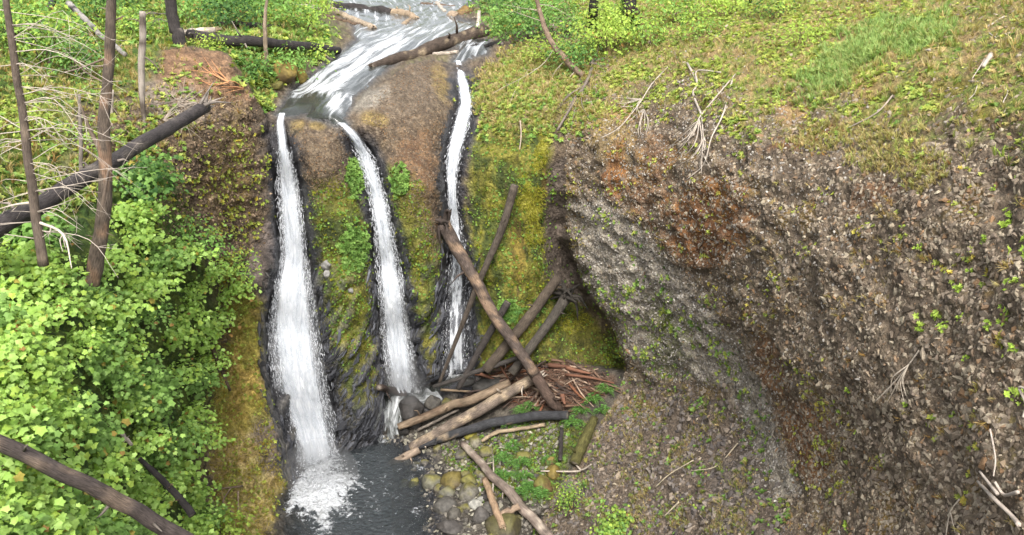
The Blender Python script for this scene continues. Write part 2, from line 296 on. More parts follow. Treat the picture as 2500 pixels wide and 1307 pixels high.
# relief: broad bulges, ledges, then lumps of rubble
nD0 = fbm(P0*.25+80, 3); big = fbm(P0*0.35, 3); mid = fbm(P0*1.1+31, 4, .55); fine = fbm(P0*4.0+5, 3, .6)
strata = gnoise(np.stack([P0[..., 0]*.35, P0[..., 1]*.35, P0[..., 2]*1.6+mid*.8], -1))
ampb = np.select([REG == 1, REG == 2, REG == 3, REG == 4], [.16, .28, .34, .05], .25)
ampm = np.select([REG == 1, REG == 2, REG == 3, REG == 4], [.14, .20, .20, .12], .22)
ampf = np.select([REG == 1, REG == 2, REG == 3, REG == 4], [.05, .07, .07, .06], .07)
calm = 1-.85*sstep(-14, 6, S_CREEK)
dome = sdpoly(PX, PY, [(860, 265), (930, 200), (1000, 150), (1070, 145), (1095, 200), (1090, 330), (1000, 380), (900, 320)])
calm = calm*(1-.45*sstep(-30, 20, dome))
disp = (big*ampb+np.abs(mid)*ampm*1.3-ampm*.3+fine*ampf)*calm
wallz = (REG == 1) | (REG == 3)
disp = disp+np.where(wallz, strata*.10*calm, 0)
blk = fbm(np.stack([P0[..., 0]*.9+.4*P0[..., 2], P0[..., 1]*.9, P0[..., 2]*1.7-.5*P0[..., 0]], -1)+11, 3); blk = (np.floor(blk*6)+sstep(.55, 1, blk*6-np.floor(blk*6)))/6
disp = disp+np.where((REG == 3) | (REG == 2), blk*np.where(PX < 1880, .30, .16), 0)
# the lower, wet part of the ribs is broken into slanting slabs
slab = gnoise(np.stack([(P0[..., 0]-.55*P0[..., 2])*1.5, P0[..., 1]*.4, P0[..., 2]*.45], -1))
lowwall = ((REG == 1) & (PX > 600)).astype(float)*sstep(500, 900, PY)*(1-.85*sstep(1130, 1190, PX))
disp = disp+lowwall*(np.abs(slab)*.55-.15)
ed = np.minimum(np.minimum(np.abs(S_LEFT), np.abs(S_RIGHT)), np.abs(S_FLOOR))
disp = disp*np.clip(ed/10, .35, 1)
P = P0+N0*disp[..., None]
NRM = grid_normals(P)
NYg, NXg = P.shape[:2]
def gidx(px, py):
    return np.clip((np.asarray(px, float)-gx[0])/STEP, 0, NXg-1.001), np.clip((np.asarray(py, float)-gy[0])/STEP, 0, NYg-1.001)
def ground(px, py, arr=None):            # terrain point seen along a bearing
    arr = P if arr is None else arr
    u, v = gidx(px, py); i = u.astype(int); j = v.astype(int); a = u-i; b = v-j
    if arr.ndim == 3: a = a[..., None]; b = b[..., None]
    return (arr[j, i]*(1-a)+arr[j, i+1]*a)*(1-b)+(arr[j+1, i]*(1-a)+arr[j+1, i+1]*a)*b
def project(p):
    d = np.asarray(p, float)-CAM; t = d@FW
    return 1250+FPX*(d@RT)/t, 653.5-FPX*(d@UP)/t, t

# ------------------------------------------------------------------ colours of the ground itself
nV = fbm(np.stack([P0[..., 0]*2.6, P0[..., 1]*2.6, P0[..., 2]*.28], -1)+40, 4, .6); nA = fbm(P0*.6+3, 4, .6); nB = fbm(P0*1.7+50, 4, .6); nC = fbm(P0*5.0+9, 3, .65); nD = fbm(P0*.25+80, 3)
def C(h): return srgb(h)
def blend(col, c2, m): return col*(1-m[..., None])+(c2 if np.ndim(c2) > 1 else np.asarray(c2)[None, None])*m[..., None]
def zone(pts, feather=30, nz=.5, hard=1.0):
    s = sdpoly(PX, PY, pts)+(nA*60+nB*45)*nz
    return sstep(-feather, feather, s)*hard
def blob(cx, cy, rx, ry, ang=0, nz=.6):
    a = math.radians(ang); x = PX-cx; y = PY-cy
    u = (x*math.cos(a)+y*math.sin(a))/rx; v = (-x*math.sin(a)+y*math.cos(a))/ry
    return sstep(1.15, .55, np.sqrt(u*u+v*v)-(nA*.5+nB*.6)*nz)
def mott(c1, c2, n, lo=-.2, hi=.2):
    m = sstep(lo, hi, n)[..., None]; return np.asarray(c1)*(1-m)+np.asarray(c2)*m
rubble = mott(mott(mott(mott(C('5c5146'), C('766a5c'), nB), C('8f8474'), nC, .1, .6), C('806c42'), nA, .12, .5), C('93855c'), nB-.5*nA, .3, .6)
soil = mott(C('4a3b2c'), C('6e5a43'), nB)
dry = mott(C('927f58'), C('ad9c72'), nB)
moss_y = mott(C('5e5c22'), C('7c7734'), nB)
moss_o = mott(C('7d6a34'), C('a08a4a'), nB)
moss_g = mott(C('38421c'), C('525a28'), nB)
rust = mott(C('6e4420'), C('8a5a2c'), nB)
wetrock = mott(C('24252a'), C('3c3d42'), nB)
greyrock = mott(C('6a6763'), C('8e8a82'), nC)
brownrock = mott(mott(C('4e4236'), C('675947'), nB), C('827360'), nC, 0, .5)
veg = mott(C('3d5518'), C('66762c'), nB)
col = np.select([(REG == 1)[..., None], (REG == 2)[..., None], (REG == 3)[..., None], (REG == 4)[..., None]], [brownrock, brownrock, rubble, mott(C('3f3a33'), C('5a544b'), nB)], veg)
# upper ground
col = blend(col, brownrock*1.1, sstep(60, -10, -S_CREEK*1.0-20+nB*40)*(REG == 0))
col = blend(col, greyrock*.75, sstep(-22, 4, S_CREEK+nB*10)*(REG < 2))
col = blend(col, mott(C('7d6a58'), C('94826c'), nB), zone([(1050, 60), (1160, 60), (1180, 100), (1060, 112), (1030, 90)], 8, .2)*(REG == 0))
# left bank
lb = (REG == 2)
col = blend(col, veg, zone([(-600, 100), (300, 60), (420, 110), (350, 190), (180, 260), (150, 480), (-600, 500)], 40)*lb)
col = blend(col, mott(C('6f553f'), C('8a6d52'), nB), zone([(400, 120), (540, 118), (605, 195), (640, 250), (480, 250), (380, 220)], 20)*lb)
col = blend(col, mott(C('7b7064'), C('95897a'), nC), zone([(340, 200), (470, 215), (520, 290), (360, 330)], 25)*lb*.8)
col = blend(col, moss_o, blob(560, 420, 60, 150, 10, 1.2)*lb*.7)
col = blend(col, soil*.75, zone([(300, 330), (620, 300), (640, 560), (460, 620), (400, 520)], 40, .8)*lb*.55)
col = blend(col, veg*.7, zone([(-600, 560), (150, 440), (420, 420), (520, 640), (540, 900), (470, 1100), (520, 1310), (520, 1800), (-600, 1800)], 30)*lb)
col = blend(col, mott(moss_o*1.5, moss_y*1.9, nA), zone([(560, 640), (650, 760), (640, 900), (690, 1080), (730, 1200), (780, 1330), (560, 1330), (520, 1150), (520, 980), (570, 850)], 14, .3)*lb*.85)
col = blend(col, dry, zone([(500, 1080), (640, 1050), (720, 1250), (700, 1330), (520, 1330)], 25, .8)*lb*.6)
col = blend(col, mott(C('5a5048'), C('716660'), nB), (blob(660, 1090, 45, 90, -20)*.9+blob(640, 620, 36, 110, 15)*.9)*lb)
# falls cliff
fc = (REG == 1)
col = blend(col, mott(mott(C('54493c'), C('6c5f50'), nB), C('847664'), nC, .1, .5), zone([(870, 262), (1000, 155), (1070, 145), (1095, 230), (1060, 260), (950, 300)], 14, .2)*fc)
col = blend(col, mott(C('7c766c'), C('8f897d'), nB), blob(900, 240, 60, 26, -30)*fc*.8)
col = blend(col, rust, blob(1010, 420, 60, 130, 8, 1.2)*fc*.3)
col = blend(col, moss_o*.95, (blob(915, 290, 36, 22, 20)+blob(1075, 200, 22, 50, -15)+blob(725, 312, 22, 24)+blob(775, 308, 22, 12))*fc*.5)
wl_ = sstep(430, 700, PY+nA*160)*fc
col = blend(col, mott(moss_g, moss_y*.85, nA), zone([(735, 460), (885, 430), (905, 600), (915, 800), (925, 1040), (860, 1050), (795, 880), (755, 640)], 22, .7)*fc)
col = blend(col, mott(moss_g, moss_y*.85, nA), zone([(935, 400), (1005, 430), (1075, 600), (1075, 900), (1025, 900), (1000, 760), (965, 560)], 18, .6)*fc)
rw = zone([(1150, 330), (1250, 260), (1345, 300), (1335, 660), (1360, 700), (1530, 860), (1540, 910), (1160, 930), (1140, 600)], 16, .35)
col = blend(col, mott(mott(mott(moss_g, moss_y*1.15, nA+.6*nV), moss_o*.8, nD, .3, .55), C('3e3420'), nV, .22, .5), rw*fc)
col = blend(col, mott(dry, moss_y, nA), zone([(1165, 200), (1260, 120), (1400, 180), (1380, 280), (1180, 340)], 30)*(REG < 4)*.8)
col = blend(col, moss_y*1.9, (blob(1320, 380, 16, 55, 15)+blob(1290, 500, 40, 50))*fc*.9)
col = blend(col, rust*.8, (blob(1265, 600, 22, 90, 0)+blob(1330, 450, 10, 60))*fc*.35)
col = blend(col, mott(C('4a4038'), C('6a5f55'), nC), zone([(1345, 400), (1395, 370), (1400, 560), (1470, 700), (1500, 800), (1380, 700), (1330, 690), (1330, 500)], 8, .15)*fc)
col = blend(col, moss_y*.9, blob(1410, 790, 45, 30, -20)*fc*.7)
col = blend(col, mott(C('40401e'), C('5c5a2c'), nB), zone([(1360, 830), (1500, 810), (1540, 905), (1300, 925)], 18)*fc*.7)
# right cliff
rc = (REG == 3)
col = blend(col, mott(mott(dry, veg*1.15, nB), moss_y*1.2, nA, .1, .4), zone([(1380, -300), (1400, 170), (1480, 260), (1700, 200), (1830, 300), (1980, 260), (2090, 300), (2200, 380), (2350, 280), (2520, 350), (3200, 300), (3200, -300)], 90, 1.8)*rc*.95)
col = blend(col, mott(dry, moss_o, nB), zone([(1400, 250), (1480, 240), (1560, 330), (1600, 420), (1450, 420), (1420, 330)], 40, 1.2)*rc*.5)
col = blend(col, C('a38560'), (blob(1930, 260, 60, 40, -20)+blob(2110, 200, 50, 50)+blob(1530, 280, 40, 20))*rc*.7)
col = blend(col, rust, (blob(1720, 560, 110, 130, 30, 1.5)+blob(1960, 340, 120, 24, -15, 1.4)+blob(2140, 470, 90, 40, -20, 1.6)*.6+blob(1580, 430, 60, 120, 10, 1.5)*.6+blob(1500, 420, 30, 90, 10)+blob(1880, 900, 40, 120, -15, 1.2)*.7+blob(1960, 1080, 60, 120, -20, 1.2)*.8)*rc*.7)
over = zone([(1400, 500), (1470, 480), (1640, 640), (1760, 800), (1850, 930), (1900, 1060), (1960, 1200), (1890, 1240), (1820, 1080), (1780, 950), (1560, 900), (1500, 800), (1420, 680)], 26, .4)*rc
col = blend(col, mott(mott(C('78726a'), C('a39d93'), nC), C('bdb8ae'), nB, .1, .45), over*.95)
col = blend(col, moss_g*1.3, (blob(1640, 850, 60, 90, 20, 1.4)+blob(1600, 760, 40, 60, 20, 1.4)*.7)*rc*.6)
apron = zone([(1530, 930), (1770, 950), (1840, 1080), (1900, 1230), (1960, 1330), (1900, 1800), (1200, 1800), (1330, 1240), (1430, 1090)], 14, .3)*rc
col = blend(col, mott(mott(C('544b44'), C('72675d'), nC), mott(C('665a42'), C('7e7050'), nB), nA, .0, .5), apron*.95)
col = blend(col, mott(C('55504e'), C('6c6663'), nB), (blob(1420, 1180, 70, 40, -40)+blob(1800, 1180, 90, 80, -20))*apron*.6)
col = blend(col, moss_o*.95, (blob(1560, 1000, 60, 40)+blob(1740, 930, 60, 50))*apron*.45)
# floor
fl = (REG == 4)
col = blend(col, mott(moss_g, moss_y, nA), zone([(1080, 1100), (1180, 1100), (1380, 1020), (1440, 1060), (1350, 1220), (1240, 1230), (1150, 1180)], 20, .6)*fl*.75)
col = blend(col, mott(C('44362c'), C('5e4a3c'), nB), zone([(1160, 940), (1240, 885), (1400, 880), (1500, 920), (1480, 960), (1380, 1010), (1200, 990)], 14)*fl*.85)
# dark rock kept wet by the falls
wet = np.zeros_like(PX)
for F, wd in ((FALL1, 34), (FALL2, 30), (FALL3, 26)):
    d = fall_dist(F, PX, PY, 25)+nB*22+nA*14
    wet = np.maximum(wet, sstep(wd*1.25, wd*.35, d)*sstep(F[0, 0]-20, F[0, 0]+60, PY))
wet = wet*(REG != 3)
wet = np.maximum(wet, lowwall*sstep(840, 1060, PY+nA*110+(np.abs(slab)-.2)*260)*.95*(PX < 1190))
wet = np.maximum(wet, sstep(30, -5, -(S_LEFT)*-1+nB*14)*(REG == 2)*sstep(560, 900, PY)*0)
edgeL = sstep(26, 4, S_LEFT+nB*18)*(REG == 2)*sstep(540, 760, PY)
wet = np.maximum(wet, edgeL)
wet = np.maximum(wet, sstep(.55, .1, P[..., 2]+nB*.3)*((REG == 4) | (REG == 1) | (REG == 2)))
wet = np.maximum(wet, sstep(-16, 3, S_CREEK+nB*8)*(REG < 2)*.8)
col = blend(col, wetrock, wet*.92)
# raised slab edges are a paler grey stone
col = blend(col, greyrock*.8, (lowwall*sstep(.25, .5, np.abs(slab)+nC*.2)*.5)*(PX < 1100))
col = col*np.where((REG == 3)[..., None], np.array([1.06, 1.01, .92]), 1.0)
stk = 1+.55*np.clip(nV, -.7, .7)*((REG == 1) | over.astype(bool))*sstep(330, 480, PY); col = col*stk[..., None]
col = np.clip(col, 0.01, .9)
moss_hint = np.clip(rw, 0, 1)
M_ROCK = terrain_mat('rock_and_soil', 1.0, .9, 7.0)
M_RUB = terrain_mat('rubble_ground', 1.0, 1.0, 8.0)
def terrain_object(name, sel, mat):
    q = np.zeros((NYg-1, NXg-1), bool)
    r = REG[:-1, :-1]
    q = np.isin(r, sel)
    j, i = np.nonzero(q)
    a = j*NXg+i; f = np.stack([a, a+NXg, a+NXg+1, a+1], 1)
    u, inv = np.unique(f, return_inverse=True); f = inv.reshape(f.shape)
    me = mesh_np(name, P.reshape(-1, 3)[u], f, col.reshape(-1, 3)[u], True, {'wet': wet.ravel()[u]})
    return tag(link(name, me, mat), kind='structure')
T_UP = tag(terrain_object('upper_ground', [0], M_ROCK), 'creek banks and wooded ground above the falls', None)
T_FALL = tag(terrain_object('falls_cliff', [1], M_ROCK), 'mossy rock face with ribs between three waterfalls')
T_LEFT = tag(terrain_object('left_bank', [2], M_ROCK), 'steep bank and brown ledge left of the falls')
T_RIGHT = tag(terrain_object('right_cliff', [3], M_RUB), 'rubble covered cliff and slope right of the falls')
T_BED = tag(terrain_object('creek_bed', [4], M_ROCK), 'gravel bar and streambed below the falls')
# ------------------------------------------------------------------ water
def fall_material(name, cover, soft=0.12, top=1.0):
    m, nt, b = new_mat(name); L = nt.links
    au = nd(nt, 'ShaderNodeAttribute', attribute_name='u'); av = nd(nt, 'ShaderNodeAttribute', attribute_name='v'); ae = nd(nt, 'ShaderNodeAttribute', attribute_name='e')
    def comb(su, sv, z=0.0):
        c = nd(nt, 'ShaderNodeCombineXYZ')
        for k, (a, s) in enumerate(((au, su), (av, sv))):
            mm = nd(nt, 'ShaderNodeMath', operation='MULTIPLY'); L.new(a.outputs['Fac'], mm.inputs[0]); mm.inputs[1].default_value = s; L.new(mm.outputs[0], c.inputs[k])
        c.inputs[2].default_value = z; return c.outputs[0]
    n1 = nd(nt, 'ShaderNodeTexNoise', i_Scale=1.0, i_Detail=5.0, i_Roughness=0.65); L.new(comb(7.0, 0.45), n1.inputs['Vector'])
    n2 = nd(nt, 'ShaderNodeTexNoise', i_Scale=1.0, i_Detail=4.0, i_Roughness=0.7); L.new(comb(26.0, 3.6, 4.0), n2.inputs['Vector'])
    n3 = nd(nt, 'ShaderNodeTexNoise', i_Scale=1.0, i_Detail=2.0); L.new(comb(2.0, 1.1, 9.0), n3.inputs['Vector'])
    s = nd(nt, 'ShaderNodeMath', operation='MULTIPLY_ADD'); L.new(n2.outputs['Fac'], s.inputs[0]); s.inputs[1].default_value = 0.5; L.new(n1.outputs['Fac'], s.inputs[2])
    s2 = nd(nt, 'ShaderNodeMath', operation='MULTIPLY_ADD'); L.new(n3.outputs['Fac'], s2.inputs[0]); s2.inputs[1].default_value = 0.6; L.new(s.outputs[0], s2.inputs[2])
    s3 = nd(nt, 'ShaderNodeMath', operation='MULTIPLY_ADD'); L.new(ae.outputs['Fac'], s3.inputs[0]); s3.inputs[1].default_value = 1.0; L.new(s2.outputs[0], s3.inputs[2])
    mr = nd(nt, 'ShaderNodeMapRange', interpolation_type='SMOOTHSTEP'); L.new(s3.outputs[0], mr.inputs[0]); mr.inputs[1].default_value = 1.50-soft-cover; mr.inputs[2].default_value = 1.50+soft-cover; mr.inputs[4].default_value = top
    sc_ = nd(nt, 'ShaderNodeMath', operation='MULTIPLY'); L.new(s2.outputs[0], sc_.inputs[0]); sc_.inputs[1].default_value = .48
    c = ramp(nt, sc_.outputs[0], [(0.36, (.26, .28, .32)), (0.46, (.46, .49, .53)), (0.56, (.62, .64, .67)), (.68, (.74, .75, .77))])
    b.inputs['Base Color'].default_value = (.9, .92, .94, 1); L.new(c, b.inputs['Base Color'])
    b.inputs['Roughness'].default_value = 0.6; b.inputs['Specular IOR Level'].default_value = 0.2
    b.inputs['Subsurface Weight'].default_value = 0.0
    L.new(mr.outputs[0], b.inputs['Alpha'])
    bp = nd(nt, 'ShaderNodeBump', i_Strength=0.35, i_Distance=0.08); L.new(s.outputs[0], bp.inputs['Height']); L.new(bp.outputs[0], b.inputs['Normal'])
    return m
M_FALL = fall_material('white_falling_water', .22)
M_FALLT = fall_material('thin_falling_water', -.04)
M_VEIL = fall_material('misty_falling_water', .05, .75, .55)
m_, nt_, b_ = new_mat('water_drops'); b_.inputs['Base Color'].default_value = (.62, .64, .67, 1); b_.inputs['Roughness'].default_value = .5; M_DROP = m_

Tsm = T.copy()
for _ in range(6):                        # calm depth for the water to follow
    Tsm[1:-1, 1:-1] = (Tsm[1:-1, 1:-1]*2+Tsm[:-2, 1:-1]+Tsm[2:, 1:-1]+Tsm[1:-1, :-2]+Tsm[1:-1, 2:])/6
def ribbon(F, off, bulge, wide, seed, dens, step=3.0, nw=34, y0=None, y1=None):
    ys = np.arange(F[0, 0] if y0 is None else y0, (F[-1, 0] if y1 is None else y1)+.1, step); fr = np.linspace(0, 1, nw)
    l, r = fall_edges(F, ys); c = (l+r)/2; h = (r-l)/2*wide
    jag = fbm(np.stack([ys*.035, ys*0+seed, ys*0], -1), 3)*5
    px = (c+jag*.3)[:, None]+(h[:, None])*(fr*2-1)[None]; py = np.repeat(ys[:, None], nw, 1)
    tc = ground(c, ys, Tsm); tl = ground(l, ys, Tsm); tr = ground(r, ys, Tsm)
    te = np.minimum((tl+tr)/2, tc)
    k = np.ones(15)/15
    tt = np.convolve(np.pad(tc*.6+te*.4, 7, 'edge'), k, 'valid'); sl = np.convolve(np.pad((tr-tl)/2, 7, 'edge'), k, 'valid')
    ramp_on = sstep(F[0, 0]-1, F[0, 0]+70, ys)
    f2 = fr*2-1
    t = tt[:, None]+np.clip(sl, -.8, .8)[:, None]*f2[None]*.7-(.10+(off-.10)*ramp_on)[:, None]-bulge*(1-f2**2)[None]*(.25+.75*ramp_on)[:, None]
    p = CAM+raydir(px, py)*t[..., None]
    pc = p[:, nw//2]; v = np.concatenate([[0], np.cumsum(np.linalg.norm(np.diff(pc, axis=0), axis=1))])
    wd = np.linalg.norm(p[:, -1]-p[:, 0], axis=1)
    u = (f2[None]*wd[:, None]/2); V = np.repeat(v[:, None], nw, 1)
    q = np.stack([u*3.2+seed, V*.45, u*0+seed*3], -1); q2 = np.stack([u*9+seed, V*1.6, u*0], -1)
    dsp = fbm(q, 3)*.20+fbm(q2, 3)*.07
    p = p-raydir(px, py)*(dsp*(.2+.8*ramp_on[:, None]))[..., None]
    e = sstep(0, .7, 1-np.abs(f2))[None]*np.ones_like(u)*1.0-.32+np.interp(ys, dens[0], dens[1])[:, None]-.9*sstep(F[-1, 0]-26, F[-1, 0], ys)[:, None]*sstep(-.3, .3, fbm(q*1.5, 2)+.2)
    n = len(ys); a = (np.arange(n-1)[:, None]*nw+np.arange(nw-1)[None]).ravel()
    f = np.stack([a, a+nw, a+nw+1, a+1], 1)
    return p, f, {'u': u.ravel()+seed, 'v': V.ravel(), 'e': e.ravel()}
OCT_V = np.array([(1, 0, 0), (-1, 0, 0), (0, 1, 0), (0, -1, 0), (0, 0, 1), (0, 0, -1)], float)
OCT_F = np.array([(0, 2, 4), (2, 1, 4), (1, 3, 4), (3, 0, 4), (2, 0, 5), (1, 2, 5), (3, 1, 5), (0, 3, 5)])
def drops(p, n, seed, edge=2.6, sz=(.006, .016), ln=(.03, .22), frac0=.1):
    r = np.random.default_rng(seed); h, w = p.shape[:2]
    j = (r.random(n)*(1-frac0)+frac0)*(h-2); k = np.clip(.5+np.sign(r.normal(size=n))*(.5-np.abs(r.normal(size=n))*.13)+r.normal(size=n)*.05, -.12, 1.12)
    ji = j.astype(int); c = p[ji, w//2]; sp = p[ji, -1]-p[ji, 0]
    pos = c+sp*(k-.5)[:, None]+r.normal(size=(n, 3))*np.array([.07, .10, .12]); pos[:, 1] -= .12
    d = p[np.minimum(ji+6, h-1), w//2]-p[ji, w//2]; d /= np.linalg.norm(d, axis=1)[:, None]
    d = d+r.normal(size=(n, 3))*.10
    R = frames(d, r.random(n)*6.28); s = r.uniform(*sz, n); l = r.uniform(*ln, n)*r.random(n)
    Mx = R*np.stack([s, s, s+l], 1)[:, None, :]
    return instance(OCT_V, OCT_F, Mx, pos)
def make_fall(F, label, off, bulge, seed, dens, nd_, layers, y0=None, y1=None):
    lo = None
    for k, (wide, oo, mat, dd) in enumerate(layers):
        p, f, at = ribbon(F, off+oo, bulge, wide, seed+k*7.7, dens, y0=y0, y1=y1)
        at['e'] = at['e']+dd
        if lo is None:
            base = p[-1].mean(0); lo = empty('waterfall', base, label, 'waterfall')
            first = p
        part('water_sheet', mesh_np('water_sheet', p.reshape(-1, 3), f, None, True, at), mat, lo)
    v, f, _ = drops(first, int(nd_*1.3), int(seed*10)+3)
    tag(part('spray', mesh_np('spray', v, f, None, False), M_DROP, lo), kind='stuff')
    return lo, first
W1, p1 = make_fall(FALL1, 'widest waterfall, leftmost of the three, plunging into the pool', .30, .32, 1.3, ([276, 330, 420, 640, 800, 1212], [-.22, -.12, .06, .12, .10, .12]), 2600, [(.97, 0, M_FALL, -.05), (1.08, .10, M_FALLT, .02), (.8, -.12, M_FALL, -.1), (1.3, .22, M_VEIL, -.1)])
W2, p2 = make_fall(FALL2, 'middle waterfall curving down between two mossy rock ribs', .28, .26, 4.1, ([300, 340, 420, 600, 720, 962], [-.2, -.05, .08, -.02, .0, .10]), 1900, [(.97, 0, M_FALL, -.05), (1.1, .1, M_FALLT, .0), (.78, -.12, M_FALL, -.1), (1.3, .2, M_VEIL, -.12)])
W3, p3 = make_fall(FALL3, 'thinnest waterfall, rightmost, broken by a leaning log', .22, .14, 8.2, ([148, 200, 330, 530, 560, 640, 800, 924], [-.1, .08, .08, .05, -.34, -.44, -.48, -.42]), 700, [(1.05, 0, M_FALL, .03), (1.12, .06, M_FALLT, .04), (1.25, .12, M_VEIL, -.05)])

# water running over the ground (creek above, cascade below the middle fall)
def stream_material():
    m, nt, b = new_mat('stream_water'); L = nt.links
    af = nd(nt, 'ShaderNodeAttribute', attribute_name='foam'); co = nd(nt, 'ShaderNodeTexCoord')
    fu = nd(nt, 'ShaderNodeAttribute', attribute_name='across'); fv = nd(nt, 'ShaderNodeAttribute', attribute_name='along'); mp = nd(nt, 'ShaderNodeCombineXYZ')
    for k_, (a_, s_) in enumerate(((fu, 2.4), (fv, .16))):
        q_ = nd(nt, 'ShaderNodeMath', operation='MULTIPLY'); L.new(a_.outputs['Fac'], q_.inputs[0]); q_.inputs[1].default_value = s_; L.new(q_.outputs[0], mp.inputs[k_])
    n1 = nd(nt, 'ShaderNodeTexNoise', i_Scale=1.0, i_Detail=6.0, i_Roughness=.66, i_Distortion=.25); L.new(mp.outputs[0], n1.inputs['Vector'])
    am = nd(nt, 'ShaderNodeMath', operation='MULTIPLY_ADD'); L.new(n1.outputs['Fac'], am.inputs[0]); am.inputs[1].default_value = 2.3; am.inputs[2].default_value = -.65
    s = nd(nt, 'ShaderNodeMath', operation='ADD'); L.new(am.outputs[0], s.inputs[0]); L.new(af.outputs['Fac'], s.inputs[1])
    fm = nd(nt, 'ShaderNodeMapRange', interpolation_type='SMOOTHSTEP'); L.new(s.outputs[0], fm.inputs[0]); fm.inputs[1].default_value = .60; fm.inputs[2].default_value = 1.40
    c = mixcol(nt, (.05, .055, .048), (.66, .68, .70), fm.outputs[0]); L.new(c, b.inputs['Base Color'])
    r = nd(nt, 'ShaderNodeMapRange'); L.new(fm.outputs[0], r.inputs[0]); r.inputs[3].default_value = .10; r.inputs[4].default_value = .6; L.new(r.outputs[0], b.inputs['Roughness'])
    al = nd(nt, 'ShaderNodeMapRange'); L.new(fm.outputs[0], al.inputs[0]); al.inputs[3].default_value = .72; al.inputs[4].default_value = 1.0; L.new(al.outputs[0], b.inputs['Alpha'])
    bp = nd(nt, 'ShaderNodeBump', i_Strength=.6, i_Distance=.10); L.new(n1.outputs['Fac'], bp.inputs['Height']); L.new(bp.outputs[0], b.inputs['Normal'])
    return m
M_STREAM = stream_material()
def flow_coords(p, line):
    L_ = ground(np.array([q[0] for q in line], float), np.array([q[1] for q in line], float), P0)[:, :2] if np.ndim(line[0]) and len(line[0]) == 2 else None
    x, y = p[..., 0], p[..., 1]; best = np.full(x.shape, 1e9); al = np.zeros(x.shape); ac = np.zeros(x.shape); s0 = 0.
    for a, b in zip(L_[:-1], L_[1:]):
        e = b-a; l = np.linalg.norm(e); e = e/l; h = np.clip((x-a[0])*e[0]+(y-a[1])*e[1], 0, l); dx, dy = x-a[0]-h*e[0], y-a[1]-h*e[1]; d = np.hypot(dx, dy); m = d < best
        best = np.where(m, d, best); al = np.where(m, s0+h, al); ac = np.where(m, (e[0]*(y-a[1])-e[1]*(x-a[0])), ac); s0 += l
    return ac, al
CREEK_LINE = [(960, -20), (1010, 25), (1030, 65), (975, 95), (900, 135), (840, 175), (790, 210), (735, 238), (715, 262), (690, 284)]
def stream_patch(name, polys, foam, lift, pad=0, step=2.0, rough=.05, line=None):
    xs = [p[0] for q in polys for p in q]; ys = [p[1] for q in polys for p in q]
    ax = np.arange(min(xs)-12, max(xs)+12, step); ay = np.arange(min(ys)-12, max(ys)+12, step*.75); X, Y = np.meshgrid(ax, ay)
    s = np.max([sdpoly(X, Y, q) for q in polys], 0)
    p = ground(X, Y, P0); up = sstep(-10, 12, s+pad)
    nz = fbm(np.stack([p[..., 0]*1.2, p[..., 1]*.4, p[..., 2]], -1), 3)
    p = p.copy(); fo = foam(X, Y)
    p[..., 2] += lift*up-.10*(1-up)+nz*rough*(1+2.0*np.clip(fo, 0, 1))
    ac, al = flow_coords(p, line or CREEK_LINE); al = al+p[..., 2]*3 if line else al
    keep = (s > -9-pad); h, w = X.shape
    q = keep[:-1, :-1] & keep[1:, 1:] & keep[:-1, 1:] & keep[1:, :-1]; j, i = np.nonzero(q); a = j*w+i
    f = np.stack([a, a+w, a+w+1, a+1], 1); u, inv = np.unique(f, return_inverse=True)
    return mesh_np(name, p.reshape(-1, 3)[u], inv.reshape(f.shape), None, True, {'foam': fo.ravel()[u], 'across': ac.ravel()[u], 'along': al.ravel()[u]})
def foam_creek(X, Y):
    a = sstep(-12, 18, sdpoly(X, Y, [(700, 240), (712, 222), (730, 205), (800, 160), (870, 118), (960, 82), (1030, 92), (1000, 116), (930, 160), (870, 200), (838, 225), (838, 284), (806, 288), (792, 268), (800, 243), (760, 238)]))*.56
    b = sstep(-10, 12, sdpoly(X, Y, [(930, 60), (1060, 70), (1120, 55), (1090, 90), (960, 100)]))*.42
    c = .24*np.ones_like(X); c = np.where(Y > 247, .02, c)
    c3 = sstep(30, 5, np.hypot(X-1150, Y-115))*.5
    edge = sstep(250, 243, Y)
    return np.maximum(np.maximum(a, b), np.maximum(c*np.where(Y > 247, 1, edge), c3))
tag(link('creek', stream_patch('creek', [P_CREEK, P_CREEK3], foam_creek, .16), M_STREAM), 'rushing creek feeding the falls over a rock ledge', None, None, 'structure')
P_CASC = [(940, 955), (1000, 940), (1062, 962), (1070, 972), (1010, 976), (978, 1000), (990, 1040), (975, 1062), (930, 1068), (922, 1040), (938, 992)]
def foam_casc(X, Y): return .40+.12*sstep(20, 60, np.abs(X-960))*0
part('cascade', stream_patch('cascade', [P_CASC], foam_casc, .30, 2, 2.0, .16, [(1040, 960), (985, 965), (965, 1000), (955, 1065)]), M_STREAM, W2)
P_POOL3 = [(1070, 916), (1110, 905), (1150, 908), (1160, 922), (1100, 934), (1040, 950), (1030, 940)]
part('run_out', stream_patch('run_out', [P_POOL3], lambda X, Y: .55*sstep(45, 10, np.hypot((X-1105)*.6, (Y-916)*2)), .14, 2, 2.0, .05, [(1110, 900), (1060, 940), (1035, 950)]), M_STREAM, W3)

